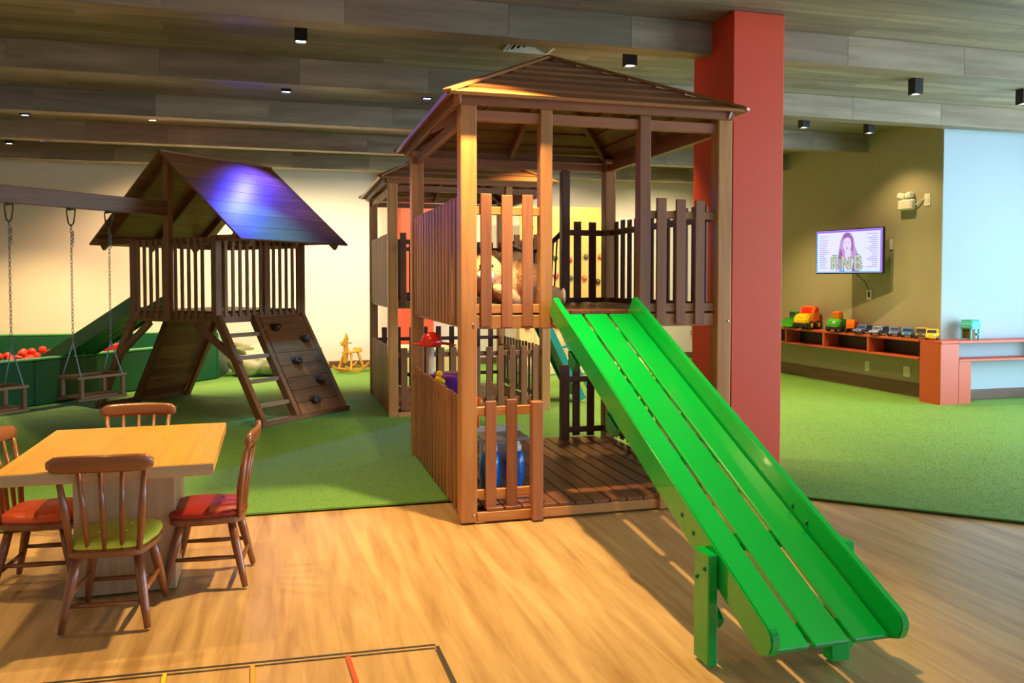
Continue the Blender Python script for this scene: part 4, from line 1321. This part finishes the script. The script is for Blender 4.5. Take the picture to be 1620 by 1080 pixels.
# big orange and yellow truck
tr = thing('toy_truck', 'big orange toy truck with a yellow bonnet', 'toy truck', (SX - 0.02, 11.50, SZ), R(24))
tr.scale = (1.2, 1.2, 1.2)
prism('bonnet', [(-0.21, 0.07), (-0.21, 0.15), (-0.17, 0.20), (-0.06, 0.215), (-0.06, 0.07)], -0.105, 0.105, 'toy_yellow', tr, bev=0.02)
cb = prism('cab', [(-0.07, 0.08), (-0.07, 0.21), (-0.02, 0.31), (0.08, 0.31), (0.10, 0.26), (0.10, 0.08)], -0.105, 0.105, 'toy_orange', tr, bev=0.018)
beam('windscreen', (-0.066, 0, 0.225), (-0.028, 0, 0.29), 0.15, 0.006, 'toy_red', cb, bev=0)
for sy in (-1, 1):
    prism('side_window', [(-0.03, 0.22), (-0.005, 0.285), (0.07, 0.285), (0.08, 0.22)], sy * 0.105 - 0.002, sy * 0.105 + 0.003, 'toy_red', cb)
box('rear_bed', (0.13, 0.20, 0.10), (0.155, 0, 0.14), 'toy_orange', tr, bev=0.015)
box('chassis', (0.42, 0.17, 0.04), (0.0, 0, 0.065), 'toy_black', tr, bev=0.008)
box('bumper', (0.03, 0.215, 0.05), (-0.215, 0, 0.06), 'toy_black', tr, bev=0.01)
for sy in (-1, 1):
    for x in (-0.13, 0.05, 0.17):
        wheel(tr, x, sy * 0.105, 0.058, 0.045, 'toy_yellow')

# dark green loader
ld = thing('toy_loader', 'green toy wheel loader with raised cab half behind the pillar', 'toy truck', (SX - 0.02, 11.95, SZ), R(24))
ld.scale = (1.2, 1.2, 1.2)
prism('body', [(-0.05, 0.05), (-0.05, 0.13), (0.15, 0.13), (0.17, 0.05)], -0.08, 0.08, 'toy_green', ld, bev=0.012)
cb = box('cab', (0.10, 0.12, 0.10), (0.06, 0, 0.18), 'toy_green', ld, bev=0.015)
box('window', (0.004, 0.09, 0.06), (-0.052, 0, 0.01), 'glass_dark', cb)
box('seat', (0.10, 0.10, 0.03), (0.10, 0, 0.145), 'toy_orange', ld)
prism('bucket', [(-0.20, 0.02), (-0.12, 0.02), (-0.10, 0.11), (-0.13, 0.115), (-0.14, 0.05), (-0.20, 0.035)], -0.12, 0.12, 'toy_green', ld)
for sy in (-1, 1):
    beam('arm', (0.0, sy * 0.085, 0.12), (-0.115, sy * 0.085, 0.07), 0.015, 0.025, 'toy_dkgreen', ld)
    for x in (-0.02, 0.12):
        wheel(ld, x, sy * 0.095, 0.05, 0.04, 'toy_yellow')

# green dump truck with orange hopper
gd = thing('toy_dump_truck', 'lime green toy truck with an orange hopper and driver', 'toy truck', (SX - 0.02, 10.75, SZ), R(24))
gd.scale = (1.2, 1.2, 1.2)
prism('body', [(-0.16, 0.05), (-0.16, 0.12), (-0.10, 0.165), (0.02, 0.17), (0.16, 0.12), (0.16, 0.05)], -0.085, 0.085, 'toy_green', gd, bev=0.018)
prism('hopper', [(-0.07, 0.165), (-0.09, 0.25), (0.01, 0.26), (0.015, 0.165)], -0.05, 0.05, 'toy_orange', gd, bev=0.006)
dr = blob('driver', (0.03, 0.03, 0.04), (0.055, 0, 0.195), 'toy_brown', gd, seg=10, rings=8)
blob('driver_cap', (0.03, 0.03, 0.018), (0, 0, 0.035), 'toy_dkgreen', dr, seg=10, rings=6)
blob('badge', (0.006, 0.02, 0.02), (-0.155, -0.02, 0.12), 'toy_white', gd, seg=10, rings=6)
box('bumper', (0.02, 0.17, 0.04), (-0.165, 0, 0.05), 'toy_black', gd)
for sy in (-1, 1):
    for x in (-0.09, 0.10):
        wheel(gd, x, sy * 0.09, 0.048, 0.035, 'toy_black')
# small orange dumper
od = thing('toy_dumper', 'small orange toy dumper next to the lime green truck', 'toy truck', (SX, 10.47, SZ), R(40))
od.scale = (1.2, 1.2, 1.2)
prism('tipper', [(-0.01, 0.08), (-0.03, 0.15), (0.10, 0.15), (0.10, 0.10), (0.07, 0.08)], -0.06, 0.06, 'toy_orange', od, bev=0.006)
prism('cab', [(-0.10, 0.05), (-0.10, 0.12), (-0.085, 0.165), (-0.035, 0.165), (-0.03, 0.05)], -0.05, 0.05, 'toy_orange', od, bev=0.008)
box('chassis', (0.19, 0.07, 0.025), (0, 0, 0.06), 'toy_black', od)
for sy in (-1, 1):
    for x in (-0.065, 0.06):
        wheel(od, x, sy * 0.052, 0.036, 0.03, 'toy_black')

# turquoise toy house on legs on the right shelf
th_ = thing('toy_playhouse', 'turquoise toy house on little legs on the right hand shelf', 'toy', (8.70, 8.74, SZ), R(15))
th_.scale = (1.2, 1.2, 1.2)
prism('roof', [(-0.085, 0.12), (-0.10, 0.15), (-0.08, 0.205), (0.08, 0.205), (0.10, 0.15), (0.085, 0.12)], -0.07, 0.07, 'toy_cyan', th_, bev=0.01)
box('wall_panel', (0.075, 0.10, 0.11), (-0.025, 0, 0.07), 'toy_brown', th_)
for k in range(4):
    box('roof_ridge', (0.02, 0.12, 0.02), (-0.06 + k * 0.04, 0, 0.213), 'toy_cyan', th_)
for x in (-0.075, 0.075):
    for y_ in (-0.05, 0.05):
        box('leg', (0.018, 0.018, 0.125), (x, y_, 0.0625), 'toy_cyan', th_)
box('sill', (0.05, 0.13, 0.02), (0.06, 0, 0.06), 'toy_cyan', th_)
